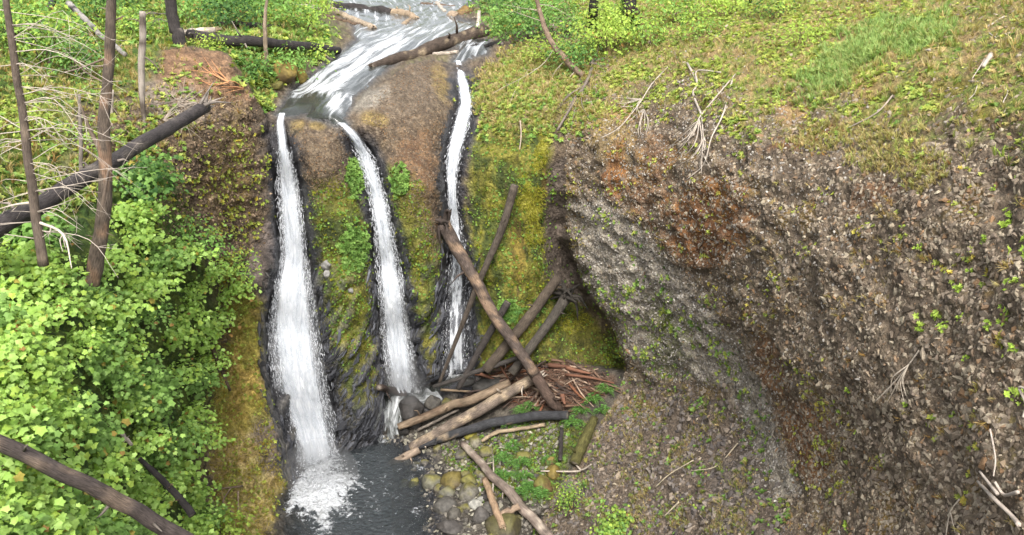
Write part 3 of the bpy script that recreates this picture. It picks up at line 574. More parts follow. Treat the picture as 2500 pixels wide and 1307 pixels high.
# plunge pool
def pool_material():
    m, nt, b = new_mat('pool_water'); L = nt.links
    af = nd(nt, 'ShaderNodeAttribute', attribute_name='foam'); ad = nd(nt, 'ShaderNodeAttribute', attribute_name='deep'); co = nd(nt, 'ShaderNodeTexCoord')
    mp = nd(nt, 'ShaderNodeMapping'); L.new(co.outputs['Object'], mp.inputs['Vector']); mp.inputs['Scale'].default_value = (1, 1.6, 1); mp.inputs['Rotation'].default_value = (0, 0, .5)
    n1 = nd(nt, 'ShaderNodeTexNoise', i_Scale=3.4, i_Detail=5.0, i_Roughness=.62); L.new(mp.outputs[0], n1.inputs['Vector'])
    n2 = nd(nt, 'ShaderNodeTexNoise', i_Scale=3.6, i_Detail=6.0, i_Roughness=.66, i_Distortion=1.0); L.new(co.outputs['Object'], n2.inputs['Vector'])
    am = nd(nt, 'ShaderNodeMath', operation='MULTIPLY_ADD'); L.new(n2.outputs['Fac'], am.inputs[0]); am.inputs[1].default_value = 2.2; am.inputs[2].default_value = -.6
    s = nd(nt, 'ShaderNodeMath', operation='ADD'); L.new(am.outputs[0], s.inputs[0]); L.new(af.outputs['Fac'], s.inputs[1])
    fm = nd(nt, 'ShaderNodeMapRange', interpolation_type='SMOOTHSTEP'); L.new(s.outputs[0], fm.inputs[0]); fm.inputs[1].default_value = .85; fm.inputs[2].default_value = 1.30
    c = mixcol(nt, (.05, .06, .066), (.68, .70, .73), fm.outputs[0]); L.new(c, b.inputs['Base Color'])
    r = nd(nt, 'ShaderNodeMapRange'); L.new(fm.outputs[0], r.inputs[0]); r.inputs[3].default_value = .09; r.inputs[4].default_value = .65; L.new(r.outputs[0], b.inputs['Roughness'])
    mx = nd(nt, 'ShaderNodeMath', operation='MAXIMUM'); L.new(fm.outputs[0], mx.inputs[0]); L.new(ad.outputs['Fac'], mx.inputs[1]); L.new(mx.outputs[0], b.inputs['Alpha'])
    bp = nd(nt, 'ShaderNodeBump', i_Strength=1.0, i_Distance=.45); L.new(n1.outputs['Fac'], bp.inputs['Height']); L.new(bp.outputs[0], b.inputs['Normal'])
    return m
ax = np.arange(-14, 3.01, .08); ay = np.arange(25, 44.5, .08); X, Y = np.meshgrid(ax, ay)
pw = np.stack([X, Y, X*0], -1); qx, qy, _t = project(pw)
bedz = ground(qx, qy)[..., 2]
qv = np.stack([X, Y, X*0], -1)
na_, nb_ = fbm(qv*.8+7, 4, .6), fbm(qv*2.4+3, 3)
fo = sstep(135, 5, np.hypot((qx-780)*1.0, (qy-1195)*.95)+na_*70)*1.15
fo = np.maximum(fo, sstep(75, 15, np.hypot((qx-815)*.8, (qy-1215)*1.8)+na_*50)*.7)
fo = np.maximum(fo, sstep(75, 10, np.hypot((qx-(778+(qy-1240)*.5))*1.4, (qy-1245)*.75)+na_*45)*.75)
fo = np.maximum(fo, .22*sstep(330, 60, np.hypot((qx-800)*.9, (qy-1215)*1.3)+na_*120))
fo = np.maximum(fo, sstep(45, 8, np.hypot((qx-950), (qy-1065)*1.5)+na_*30)*.5)
for (cx, cy, r_) in ((1025, 1140, 14), (1015, 1252, 16), (1020, 1135, 10), (1008, 1172, 12)):
    fo = np.maximum(fo, sstep(r_*1.6, r_*.3, np.hypot(qx-cx, qy-cy)+na_*10)*.5)
Z = na_*.05+nb_*.02+np.clip(fo, 0, 1)*(.18+nb_*.28)
deep = np.clip(.30+(-bedz)*1.1, .25, .97)
me = mesh_np('plunge_pool', np.stack([X, Y, Z], -1), (lambda a, w: np.stack([a, a+1, a+w+1, a+w], 1))((np.arange(len(ay)-1)[:, None]*len(ax)+np.arange(len(ax)-1)[None]).ravel(), len(ax)), None, True, {'foam': fo.ravel(), 'deep': deep.ravel()})
tag(link('plunge_pool', me, pool_material()), 'dark rippled pool with white foam below the falls', None, None, 'structure')
# spray thrown up where the widest fall lands
r_ = np.random.default_rng(9); n_ = 1500
cxy = np.stack([r_.normal(778, 34, n_), 1185+r_.normal(0, 26, n_)], 1)
pp = CAM+raydir(cxy[:, 0], cxy[:, 1])*t_from_z(cxy[:, 0], cxy[:, 1], 0.0)[:, None]; pp[:, 2] += np.abs(r_.normal(0, .35, n_))
s_ = r_.uniform(.012, .045, n_); Mx = rand_rot(n_, r_)*s_[:, None, None]
v, f, _ = instance(OCT_V, OCT_F, Mx, pp)
tag(part('splash', mesh_np('splash', v, f, None, False), M_DROP, W1), kind='stuff')

# fine mist hanging where the falls land
m_ = bpy.data.materials.new('fine_mist'); m_.use_nodes = True; nt_ = m_.node_tree; nt_.nodes.remove(nt_.nodes['Principled BSDF'])
pv = nt_.nodes.new('ShaderNodeVolumePrincipled'); pv.inputs['Color'].default_value = (.95, .96, .97, 1); pv.inputs['Density'].default_value = .16; pv.inputs['Anisotropy'].default_value = .2
nt_.links.new(pv.outputs[0], nt_.nodes['Material Output'].inputs['Volume'])
def mist(px, py, y, rx, ry, rz, parent):
    bm = bmesh.new(); bmesh.ops.create_icosphere(bm, subdivisions=3, radius=1.0)
    v = np.array([q.co[:] for q in bm.verts]); f = np.array([[q.index for q in fc.verts] for fc in bm.faces]); bm.free()
    v = v*(1+.25*fbm(v*1.3+px, 2))[:, None]*np.array([rx, ry, rz])+W(np.array([px]), np.array([py]), np.array([y]))[0]
    tag(part('mist', mesh_np('mist', v, f, None, True), m_, parent), kind='stuff')
mist(775, 1150, 38.6, 2.1, 1.5, 1.7, W1); mist(990, 925, 43.0, 1.4, 1.0, 1.5, W2)
# ------------------------------------------------------------------ materials for stone, leaf and wood
def col_mat(name, rough=.8, nscale=14.0, lo=.65, hi=1.35, bump=.4, spec=.3, dist=.03):
    m, nt, b = new_mat(name); L = nt.links
    ca = nd(nt, 'ShaderNodeVertexColor', layer_name='Col'); co = nd(nt, 'ShaderNodeTexCoord')
    n1 = nd(nt, 'ShaderNodeTexNoise', i_Scale=nscale, i_Detail=4.0, i_Roughness=.65); L.new(co.outputs['Object'], n1.inputs['Vector'])
    L.new(mixcol(nt, ca.outputs['Color'], ramp(nt, n1.outputs['Fac'], [(.3, lo), (.7, hi)]), 1.0, 'MULTIPLY'), b.inputs['Base Color'])
    b.inputs['Roughness'].default_value = rough; b.inputs['Specular IOR Level'].default_value = spec
    bp = nd(nt, 'ShaderNodeBump', i_Strength=bump, i_Distance=dist); L.new(n1.outputs['Fac'], bp.inputs['Height']); L.new(bp.outputs[0], b.inputs['Normal'])
    return m
def leaf_mat(name, trans=.35, rough=.55):
    m, nt, b = new_mat(name); L = nt.links
    ca = nd(nt, 'ShaderNodeVertexColor', layer_name='Col')
    L.new(ca.outputs['Color'], b.inputs['Base Color']); b.inputs['Roughness'].default_value = rough; b.inputs['Specular IOR Level'].default_value = .25
    tr = nd(nt, 'ShaderNodeBsdfTranslucent'); tc = mixcol(nt, ca.outputs['Color'], (1.15, 1.1, .55), 1.0, 'MULTIPLY'); L.new(tc, tr.inputs['Color'])
    mx = nd(nt, 'ShaderNodeMixShader'); mx.inputs[0].default_value = trans; L.new(b.outputs[0], mx.inputs[1]); L.new(tr.outputs[0], mx.inputs[2])
    L.new(mx.outputs[0], nt.nodes['Material Output'].inputs['Surface'])
    return m
M_STONE = col_mat('angular_stone', .85, 10.0, .7, 1.3, .5)
M_BOULD = col_mat('worn_boulder', .7, 6.0, .6, 1.4, .6, .35, .06)
M_LEAF = leaf_mat('leaf')
M_GRASS = leaf_mat('grass_blade', .3, .6)

# ------------------------------------------------------------------ scatter on the ground
du_ = np.gradient(P, axis=1); dv_ = np.gradient(P, axis=0)
AREA = np.linalg.norm(np.cross(du_, dv_), axis=-1)
VIEW = P-CAM; VIEW /= np.linalg.norm(VIEW, axis=-1)[..., None]
FACING = np.clip(-(NRM*VIEW).sum(-1), 0, 1)
AREA = np.where(FACING > .12, AREA, 0); AREA[:, :3] = 0; AREA[:, -3:] = 0; AREA[:3] = 0; AREA[-3:] = 0
def scatter(mask, n, r=rng):
    w = (AREA*np.clip(mask, 0, None)).ravel(); w = w/w.sum()
    k = r.choice(w.size, n, p=w); j, i = np.divmod(k, NXg)
    px = gx[i]+r.uniform(-.5, .5, n)*STEP; py = gy[j]+r.uniform(-.5, .5, n)*STEP
    return ground(px, py), ground(px, py, NRM), px, py
def pal(cols, n, r=rng, jit=.12):
    c = np.array([srgb(h) for h in cols]); a = c[r.integers(0, len(c), n)]; b_ = c[r.integers(0, len(c), n)]; t = r.random((n, 1))
    return np.clip((a*(1-t)+b_*t)*r.normal(1, jit, (n, 1)), .004, .9)
def hull(r, flat=.6, n=12):
    bm = bmesh.new(); pts = r.normal(size=(n, 3)); pts /= np.linalg.norm(pts, axis=1)[:, None]; pts *= r.uniform(.75, 1.1, (n, 1)); pts[:, 2] *= flat; pts[:, 1] *= r.uniform(.6, .95)
    for p in pts: bm.verts.new(p)
    bmesh.ops.convex_hull(bm, input=bm.verts); bmesh.ops.triangulate(bm, faces=bm.faces)
    bm.verts.ensure_lookup_table(); idx = {v: k for k, v in enumerate([v for v in bm.verts if v.link_faces])}
    v = np.array([v.co[:] for v in idx]); f = np.array([[idx[q] for q in fc.verts] for fc in bm.faces]); bm.free(); return v, f
HULLS = [hull(rng, rng.uniform(.45, .8), rng.integers(9, 13)) for _ in range(12)]
def stones(mask, n, smin, smax, palette, power=2.2, sink=.25, lean=.35, r=rng, slant=None):
    pos, nrm, px, py = scatter(mask, n, r)
    s = smin+(smax-smin)*r.random(n)**power
    nn = nrm+r.normal(size=(n, 3))*lean
    R = frames(nn, r.random(n)*6.28)*(s[:, None]*np.stack([r.uniform(.8, 1.3, n), r.uniform(.8, 1.2, n), r.uniform(.7, 1.2, n)], 1))[:, None, :]
    if slant is not None:                 # long slabs lying along one slant of the rock face
        ax_ = np.array(slant)+r.normal(size=(n, 3))*.18; ax_ -= nrm*(ax_*nrm).sum(1)[:, None]; ax_ /= np.linalg.norm(ax_, axis=1)[:, None]; by_ = np.cross(nrm, ax_)
        R = np.stack([ax_, by_, nrm], -1)*(s[:, None]*np.stack([r.uniform(1.3, 2.4, n), r.uniform(.5, .9, n), r.uniform(.5, .9, n)], 1))[:, None, :]
    pos = pos+nrm*(s*(.5-sink)*.6)[:, None]
    c = pal(palette, n, r); h = r.integers(0, len(HULLS), n)
    return pos, R, c, h, s, px, py
def stone_parts(data, sel):
    pos, R, c, h = data[:4]; out = []
    for k in range(len(HULLS)):
        m = sel & (h == k)
        if m.any(): out.append(instance(*HULLS[k], R[m], pos[m], c[m]))
    return merge(out)
def stone_field(terrain, name, data, n_single):
    pos, R, c, h, s, px, py = data
    tdist = np.linalg.norm(pos-CAM, axis=1); vis = (s/tdist)*((px > 0) & (px < 2500) & (py > 0) & (py < 1307))
    order = np.argsort(-vis); single = np.zeros(len(s), bool); single[order[:n_single]] = True
    if (~single).any():
        v, f, cc = stone_parts(data, ~single); tag(link(name+'_rubble', mesh_np(name+'_rubble', v, f, cc, False), M_STONE, terrain), kind='stuff')
    meshes = {}
    for q in np.nonzero(single)[0]:
        key = (int(h[q]), int(q) % 6)
        if key not in meshes:
            tv, tf = HULLS[h[q]]; meshes[key] = mesh_np('stone', tv, tf, np.repeat(c[q][None], len(tv), 0), False)
        o = link('stone', meshes[key], M_STONE, terrain); mm = np.eye(4); mm[:3, :3] = R[q]; mm[:3, 3] = pos[q]; o.matrix_world = Matrix(mm.tolist())
GREENTOP = zone([(1380, -300), (1400, 170), (1480, 260), (1700, 215), (1830, 300), (1980, 270), (2090, 310), (2200, 390), (2350, 300), (2520, 370), (3200, 330), (3200, -300)], 95, 1.8)*rc
RUB_PAL = ['695c50', '7e7162', '928673', '5b5044', '8a7e6d', '7a6e60', '9a8f7b', '726657', '80654a']
m_rub = rc*(1-.93*GREENTOP)*(1-.8*apron)*(1-.85*over)
big_near = sstep(1750, 2350, PX+.25*(PY-600))
rubn = sstep(-.35, .12, nA+.7*nB)
st1 = stones(m_rub*(.5+.8*big_near)*(.18+.82*rubn), 34000, .028, .125, RUB_PAL, 2.2, .55, .28)
stb = stones(m_rub*(.3+.7*big_near), 420, .12, .24, RUB_PAL, 1.8, .75, .25)
st1 = tuple(np.concatenate([a, b]) for a, b in zip(st1, stb))
stone_field(T_RIGHT, 'loose', st1, 300)
st2 = stones(rc*(1-.9*GREENTOP)*np.clip(over+.25*(1-apron)*(1-big_near), 0, 1), 14000, .028, .085, ['77726b', '989289', 'aea89e', '635b53', '847d76'], 1.6, .35, .6)
v, f, cc = stone_parts(st2, np.ones(len(st2[4]), bool)); tag(link('chipped_rubble', mesh_np('chipped_rubble', v, f, cc, False), M_STONE, T_RIGHT), kind='stuff')
st3 = stones(rc*apron*(.25+.75*rubn), 6000, .03, .20, ['5f5854', '736b64', '4f4946', '86796a'], 3.0, .35)
v, f, cc = stone_parts(st3, np.ones(len(st3[4]), bool)); tag(link('slope_rubble', mesh_np('slope_rubble', v, f, cc, False), M_STONE, T_RIGHT), kind='stuff')
# left bank gravelly face
m_l = lb*zone([(200, 280), (380, 250), (620, 230), (650, 560), (600, 640), (460, 600), (300, 440)], 30)*(1-wet)
st4 = stones(m_l, 7000, .03, .10, ['5a4a3a', '74614c', '8e7c66', '453a2e', '6a5a4a'], 2.0, .3, .5)
v, f, cc = stone_parts(st4, np.ones(len(st4[4]), bool)); tag(link('gravelly_face', mesh_np('gravelly_face', v, f, cc, False), M_STONE, T_LEFT), kind='stuff')
# pebbly rib faces on the falls cliff
m_f = .5*fc*zone([(880, 265), (1000, 160), (1070, 150), (1092, 230), (1060, 290), (920, 310)], 10)+fc*zone([(700, 320), (850, 330), (880, 450), (740, 520)], 14)+fc*zone([(920, 300), (1090, 270), (1085, 500), (1060, 640), (990, 480)], 14)
st5 = stones(m_f*(1-wet), 8500, .018, .06, ['554a3e', '6a5d4e', '7c6e5c', '483e35', '73583c'], 1.6, .3, .5)
v, f, cc = stone_parts(st5, np.ones(len(st5[4]), bool)); tag(link('pebbly_face', mesh_np('pebbly_face', v, f, cc, False), M_STONE, T_FALL), kind='stuff')
# broken wet blocks beside and between the falls
st6 = stones(fc*np.clip(wet, 0, 1)*sstep(560, 900, PY)*(PX < 1180)*(PX > 640)*(fall_dist(FALL1, PX, PY, 25) > 7)*(fall_dist(FALL2, PX, PY, 25) > 6), 2300, .06, .26, ['2e2f34', '45464b', '54555a', '3a3a3c'], 2.2, .4, .5, slant=(.5, .1, .85))
v, f, cc = stone_parts(st6, np.ones(len(st6[4]), bool)); tag(link('wet_blocks', mesh_np('wet_blocks', v, f, cc, False), M_STONE, T_FALL), kind='stuff')
st6 = stones(lb*edgeL*(fall_dist(FALL1, PX, PY, 25) > 16), 600, .06, .32, ['3a3a3c', '4c4a48', '5c5955', '2e2f30'], 2.2, .35, .5, slant=(-.25, .1, .95))
v, f, cc = stone_parts(st6, np.ones(len(st6[4]), bool)); tag(link('wet_edge_blocks', mesh_np('wet_edge_blocks', v, f, cc, False), M_STONE, T_LEFT), kind='stuff')
# gravel of the bar
st7 = stones(fl*sstep(-.25, .1, P[..., 2])*(PX > 930)*zone([(930, 1060), (1060, 1040), (1400, 1030), (1330, 1240), (1300, 1800), (1040, 1800), (1000, 1150)], 14), 3600, .04, .20, ['4c4843', '625d56', '7c766d', '3a3733', '94907f'], 2.6, .3)
stone_field(T_BED, 'gravel', st7, 120)

# ------------------------------------------------------------------ small plants
def leaf_shape(w=.42):                    # a folded leaf along +x
    v = np.array([(0, 0, 0), (.45, w*.5, .08), (1, 0, -.06), (.45, -w*.5, .08)], float); return v, np.array([(0, 1, 2), (0, 2, 3)])
def rosette(n, r, up=.5, w=.5, rows=1):
    V, F = [], []; lv, lf = leaf_shape(w)
    for k in range(n):
        a = 6.283*k/n+r.uniform(-.3, .3); e = r.uniform(.1, up)*1.3; s = r.uniform(.65, 1.1)
        ca, sa, ce, se = math.cos(a), math.sin(a), math.cos(e), math.sin(e)
        R = np.array([[ca*ce, -sa, -ca*se], [sa*ce, ca, -sa*se], [se, 0, ce]]); o = np.array([0, 0, r.uniform(0, .35)])
        F.append(lf+len(V)*4); V.append((lv*s)@R.T+o)
    return np.concatenate(V), np.concatenate(F)
def tuft(n, r, w=.035, spread=.6):
    V, F = [], []
    for k in range(n):
        a = r.uniform(0, 6.283); d = np.array([math.cos(a), math.sin(a), 0]); sd_ = np.array([-d[1], d[0], 0])*w
        h = r.uniform(.6, 1.1); b0 = d*r.uniform(0, .12); ln = r.uniform(.15, spread)
        p = [b0-sd_, b0+sd_, b0+d*ln*.35+[0, 0, h*.62]+sd_*.7, b0+d*ln*.35+[0, 0, h*.62]-sd_*.7, b0+d*ln+[0, 0, h*.9]]
        o = len(V)*5; V.append(np.array(p)); F += [(o, o+1, o+2), (o, o+2, o+3), (o+3, o+2, o+4)]
    return np.concatenate(V), np.array(F)
ROS = [rosette(rng.integers(7, 11), rng, .6, rng.uniform(.45, .7)) for _ in range(6)]
TUF = [tuft(11, rng) for _ in range(4)]
def plants(shapes, mask, n, smin, smax, palette, up=.55, r=rng, jit=.15, lift=0.0, bunch=0):
    if bunch:                               # plants stand in groups
        pos, nrm, px, py = scatter(mask, max(n//bunch, 1), r); k = r.integers(0, len(pos), n)
        spread = r.normal(size=(n, 2))*r.choice([6, 11, 18], n)[:, None]
        px = px[k]+spread[:, 0]; py = py[k]+spread[:, 1]*.7; pos = ground(px, py); nrm = ground(px, py, NRM)
    else: pos, nrm, px, py = scatter(mask, n, r)
    s = r.uniform(smin, smax, n)
    nn = nrm*(1-up)+np.array([0, -.25, 1.0])*up+r.normal(size=(n, 3))*.25
    R = frames(nn, r.random(n)*6.28)*s[:, None, None]; c = pal(palette, n, r, jit); h = r.integers(0, len(shapes), n)
    pos = pos+nrm*lift
    return merge([instance(*shapes[k], R[h == k], pos[h == k], c[h == k]) for k in range(len(shapes)) if (h == k).any()])
YG = ['a6b052', '8ea048', 'b6be64', '7c8e40', '98a24a']
GRN = ['6a8c42', '7c9e50', '5a7c38', '8aa858']
DRYG = ['b8a474', 'a89662', 'c6b488', '968c54', 'a4a062']
def stuff(name, parts, mat, label, cat=None):
    v, f, c = merge(parts) if isinstance(parts, list) else parts
    return tag(link(name, mesh_np(name, v, f, c, False), mat), label, cat, None, 'stuff')
nz_p = sstep(-.05, .25, nA+.5*nB)
stuff('ground_cover', [plants(ROS, GREENTOP*nz_p*(PX < 2300), 13000, .07, .17, YG+['7e9c48'], bunch=8), plants(ROS, GREENTOP*(.3+.7*(PX > 2200)), 4500, .05, .13, YG+GRN+DRYG, bunch=4)], M_LEAF, 'yellow green leafy plants carpeting the upper right slope', 'ground cover')
g1 = GREENTOP*(1-.6*nz_p)+.8*(blob(2100, 150, 110, 60, -35)+blob(2020, 190, 90, 40, -25))*rc
m_lush = (blob(2110, 110, 110, 50, -30, 1.3)+blob(2030, 185, 110, 38, -25, 1.3)+blob(2240, 90, 90, 50, -30, 1.3)*.6)*rc
stuff('slope_grass', [plants(TUF, g1*(PX < 2920), 7000, .14, .36, DRYG+['8a9a48', '7c9040'], .6), plants(TUF, m_lush, 1700, .2, .42, ['86a45c', '96ae68', '7a964e', 'a0aa66'], .55), plants(TUF, rc*(1-GREENTOP)*(blob(2170, 360, 120, 60, -20)+blob(2250, 420, 80, 60)+blob(2050, 330, 160, 40, -10)), 1100, .10, .26, DRYG+['a0a662', '94a058'], .6)], M_GRASS, 'tufts of dry and green grass on the right slope', 'grass')
m_sp = rc*(1-GREENTOP)*(1-apron)
stuff('cliff_sprigs', [plants(ROS, m_sp*(1-over)*sstep(-.1, .3, nA), 1000, .05, .12, YG+['b8a850', 'a89a4a'], .4, bunch=5), plants(ROS, rc*over, 700, .06, .16, GRN+YG, .3, bunch=7), plants(TUF, m_sp*(1-over), 900, .10, .24, DRYG+['a07844', '8a6a3a'], .3, bunch=4), plants(ROS, rc*apron, 900, .06, .16, GRN+['7a7a3a', '8a8448'], .5, bunch=6), plants(TUF, rc*apron*sstep(-.1, .25, nA), 1800, .10, .26, DRYG+['7a8a3e', '7e8c48', '6e7c3c'], .5)], M_LEAF, 'sprigs and dry tufts rooted in the right cliff', 'sprigs')
# falls cliff
m_w = fc*np.clip(rw*.8+zone([(740, 470), (890, 420), (915, 800), (910, 960), (820, 880), (760, 640)], 16)+zone([(935, 400), (1000, 420), (1065, 640), (1065, 840), (1005, 760)], 14), 0, 1)*(1-.9*wet)
stuff('wall_plants', [plants(ROS, m_w*sstep(-.25, .1, nB), 3600, .04, .11, GRN+['5c6a20', '7a8a2a', '8a8a24'], .35, bunch=6), plants(TUF, m_w, 1500, .08, .22, ['6a7a24', '8a8a30', '5a6a20'], .2), plants(ROS, fc*(blob(975, 440, 24, 40)+blob(865, 440, 22, 50)+blob(1240, 760, 30, 30)+blob(860, 600, 40, 60)), 700, .10, .24, GRN, .5), plants(TUF, fc*(blob(1318, 385, 18, 58, 15)+blob(1295, 490, 42, 50)+.6*blob(1300, 570, 30, 40)+.7*blob(1405, 785, 40, 30, -20)), 900, .08, .22, ['a6a63c', 'b4b04c', '949434'], .1)], M_LEAF, 'small ferns and mossy plants on the falls cliff', 'wall plants')
stuff('brow_plants', [plants(ROS, (REG != 4)*zone([(1165, 220), (1250, 120), (1420, 120), (1480, 260), (1390, 330), (1250, 330), (1180, 330)], 20), 2200, .08, .20, YG+GRN, .5, bunch=5), plants(TUF, (REG != 4)*zone([(1165, 180), (1250, 110), (1450, 150), (1480, 300), (1250, 330), (1170, 300)], 20), 1700, .18, .40, DRYG+['8a9a48'], .5)], M_LEAF, 'grass and plants on the brow right of the falls', 'plants')
# left bank
m_lt = lb*(1-.8*zone([(350, 150), (440, 112), (545, 122), (612, 200), (645, 270), (480, 300), (370, 290)], 14, .5))*zone([(-600, 100), (300, 60), (470, 120), (620, 240), (480, 330), (330, 400), (200, 520), (-600, 640)], 20)
stuff('ledge_plants', [plants(ROS, m_lt*sstep(-.2, .2, nA), 2800, .08, .22, YG+GRN, .6, bunch=6), plants(TUF, m_lt, 2600, .15, .40, DRYG+['8a9a48', '9a7a4a', '7a8a3a'], .6), plants(ROS, lb*zone([(300, 330), (640, 300), (650, 560), (600, 660), (380, 560)], 20), 900, .05, .15, YG+['a8983a'], .4, bunch=7)], M_LEAF, 'grass and leafy plants on the ledge left of the falls', 'plants')
m_ly = lb*zone([(540, 640), (640, 760), (640, 900), (690, 1080), (770, 1330), (540, 1330), (510, 1150), (520, 980)], 14)
stuff('bank_moss', [plants(TUF, m_ly*(1-wet), 3600, .06, .2, ['a4944c', 'b4a458', '8a8440', 'ab9c68'], .2), plants(ROS, m_ly*(1-wet), 1200, .05, .14, YG+['8a7a2a'], .3, bunch=6)], M_LEAF, 'yellow moss and low plants on the bank by the pool', 'moss')
# upper ground
m_u = (REG == 0)*sstep(10, -12, S_CREEK+nB*10)*(PY < 300)*((PX < 800) | (PX > 1190) | (PY < 30))*((PX < 676) | (PY < 170) | (PX > 1000))*(S_CREEK < -14)*(1-blob(870, 90, 60, 45))
stuff('upper_undergrowth', [plants(ROS, m_u*(PY > -60)*sstep(110, 60, P[..., 1]), 6500, .14, .36, GRN+YG+['4a7a30'], .6, bunch=6), plants(TUF, m_u*(PY > -60)*sstep(110, 60, P[..., 1]), 3000, .25, .55, GRN+DRYG, .7)], M_LEAF, 'green undergrowth along the creek above the falls', 'undergrowth')
# bar
m_b = fl*zone([(1080, 1090), (1200, 1060), (1400, 1010), (1440, 1060), (1350, 1220), (1230, 1230), (1130, 1180)], 16)
stuff('bar_plants', [plants(ROS, m_b, 700, .06, .16, GRN+['6a6a34'], .6, bunch=6), plants(TUF, m_b, 900, .10, .25, ['7a8a2a', '9a9a3a', '6a8a30'], .5)], M_LEAF, 'low green plants on the gravel bar', 'plants')
# ------------------------------------------------------------------ maples, bushes, ferns
def maple_leaf():
    a = np.radians([-90, -62, -38, -18, 8, 30, 52, 66, 90, 114, 128, 150, 172, 198, 218, 242]); rr = np.array([.12, .42, .30, .62, .38, .80, .50, .72, 1.0, .72, .50, .80, .38, .62, .30, .42])
    rim = np.stack([rr*np.cos(a), rr*np.sin(a), -.16*rr**2*(np.abs(np.cos(a))+.4)], -1)
    v = np.concatenate([[[0, .15, .04]], rim]); n = len(rim)
    return v, np.array([(0, 1+k, 1+(k+1) % n) for k in range(n)])
def maple_lite():
    a = np.radians([-90, -25, 0, 32, 55, 90, 125, 148, 180, 205]); rr = np.array([.25, .68, .56, .88, .68, 1.0, .68, .88, .56, .68])
    rim = np.stack([rr*np.cos(a), rr*np.sin(a), -.22*rr**2*(np.abs(np.cos(a))+.3)], -1)
    v = np.concatenate([[[0, .15, .04]], rim]); n = len(rim)
    return v, np.array([(0, 1+k, 1+(k+1) % n) for k in range(n)])
MAPLE = maple_lite()
M_STEM = col_mat('thin_stem', .85, 20, .7, 1.3)
def catmull(pts, n):
    p = np.asarray(pts, float)
    if len(p) == 2: return p[0]+(p[1]-p[0])*np.linspace(0, 1, n)[:, None]
    q = np.vstack([2*p[0]-p[1], p, 2*p[-1]-p[-2]]); s = np.linspace(0, len(p)-1-1e-6, n); k = s.astype(int); t = (s-k)[:, None]
    a, b_, c, d = q[k], q[k+1], q[k+2], q[k+3]
    return .5*(2*b_+(c-a)*t+(2*a-5*b_+4*c-d)*t*t+(3*b_-a-3*c+d)*t**3)
def tube(path, rad, sides=8, col=(.1, .08, .06), rough=0.0, capcol=None, seed=0.0, shade=.25):
    path = np.asarray(path, float); n = len(path); rad = np.broadcast_to(np.asarray(rad, float), (n,)) if np.ndim(rad) == 0 or len(np.atleast_1d(rad)) == n else np.interp(np.linspace(0, 1, n), np.linspace(0, 1, len(rad)), rad)
    tg = np.gradient(path, axis=0); tg /= np.linalg.norm(tg, axis=1)[:, None]+1e-9
    ref = np.array([0, 0, 1.0]) if abs(tg[:, 2]).mean() < .85 else np.array([1.0, 0, 0])
    s_ = np.cross(tg, ref); s_ /= np.linalg.norm(s_, axis=1)[:, None]+1e-9; u_ = np.cross(s_, tg)
    a = np.arange(sides)*2*math.pi/sides
    ring = np.cos(a)[None, :, None]*s_[:, None]+np.sin(a)[None, :, None]*u_[:, None]
    v = path[:, None]+ring*rad[:, None, None]
    if rough:
        nz = fbm(v*2.2+seed, 3)+.5*fbm(v*7+seed, 2); v = v+ring*(nz*rough*rad[:, None])[..., None]
    c = np.ones((n, sides, 3))*np.asarray(col)
    if shade: c = c*(1+shade*2*fbm(np.stack([v[..., 0]*3, v[..., 1]*3, v[..., 2]*3], -1)+seed+9, 3)[..., None])
    v = v.reshape(-1, 3); c = c.reshape(-1, 3)
    j = (np.arange(n-1)[:, None]*sides+np.arange(sides)[None]); k = (np.arange(n-1)[:, None]*sides+(np.arange(sides)[None]+1) % sides)
    f = np.concatenate([np.stack([j, k, k+sides], -1).reshape(-1, 3), np.stack([j, k+sides, j+sides], -1).reshape(-1, 3)])
    cc = np.asarray(capcol if capcol is not None else col)
    nb = len(v); v = np.concatenate([v, path[:1], path[-1:]]); c = np.concatenate([c, cc[None], cc[None]])
    e = np.arange(sides); e2 = (e+1) % sides; b = (n-1)*sides
    f = np.concatenate([f, np.stack([e2, e, np.full(sides, nb)], -1), np.stack([b+e, b+e2, np.full(sides, nb+1)], -1)])
    return v, f, np.clip(c, .003, .9)
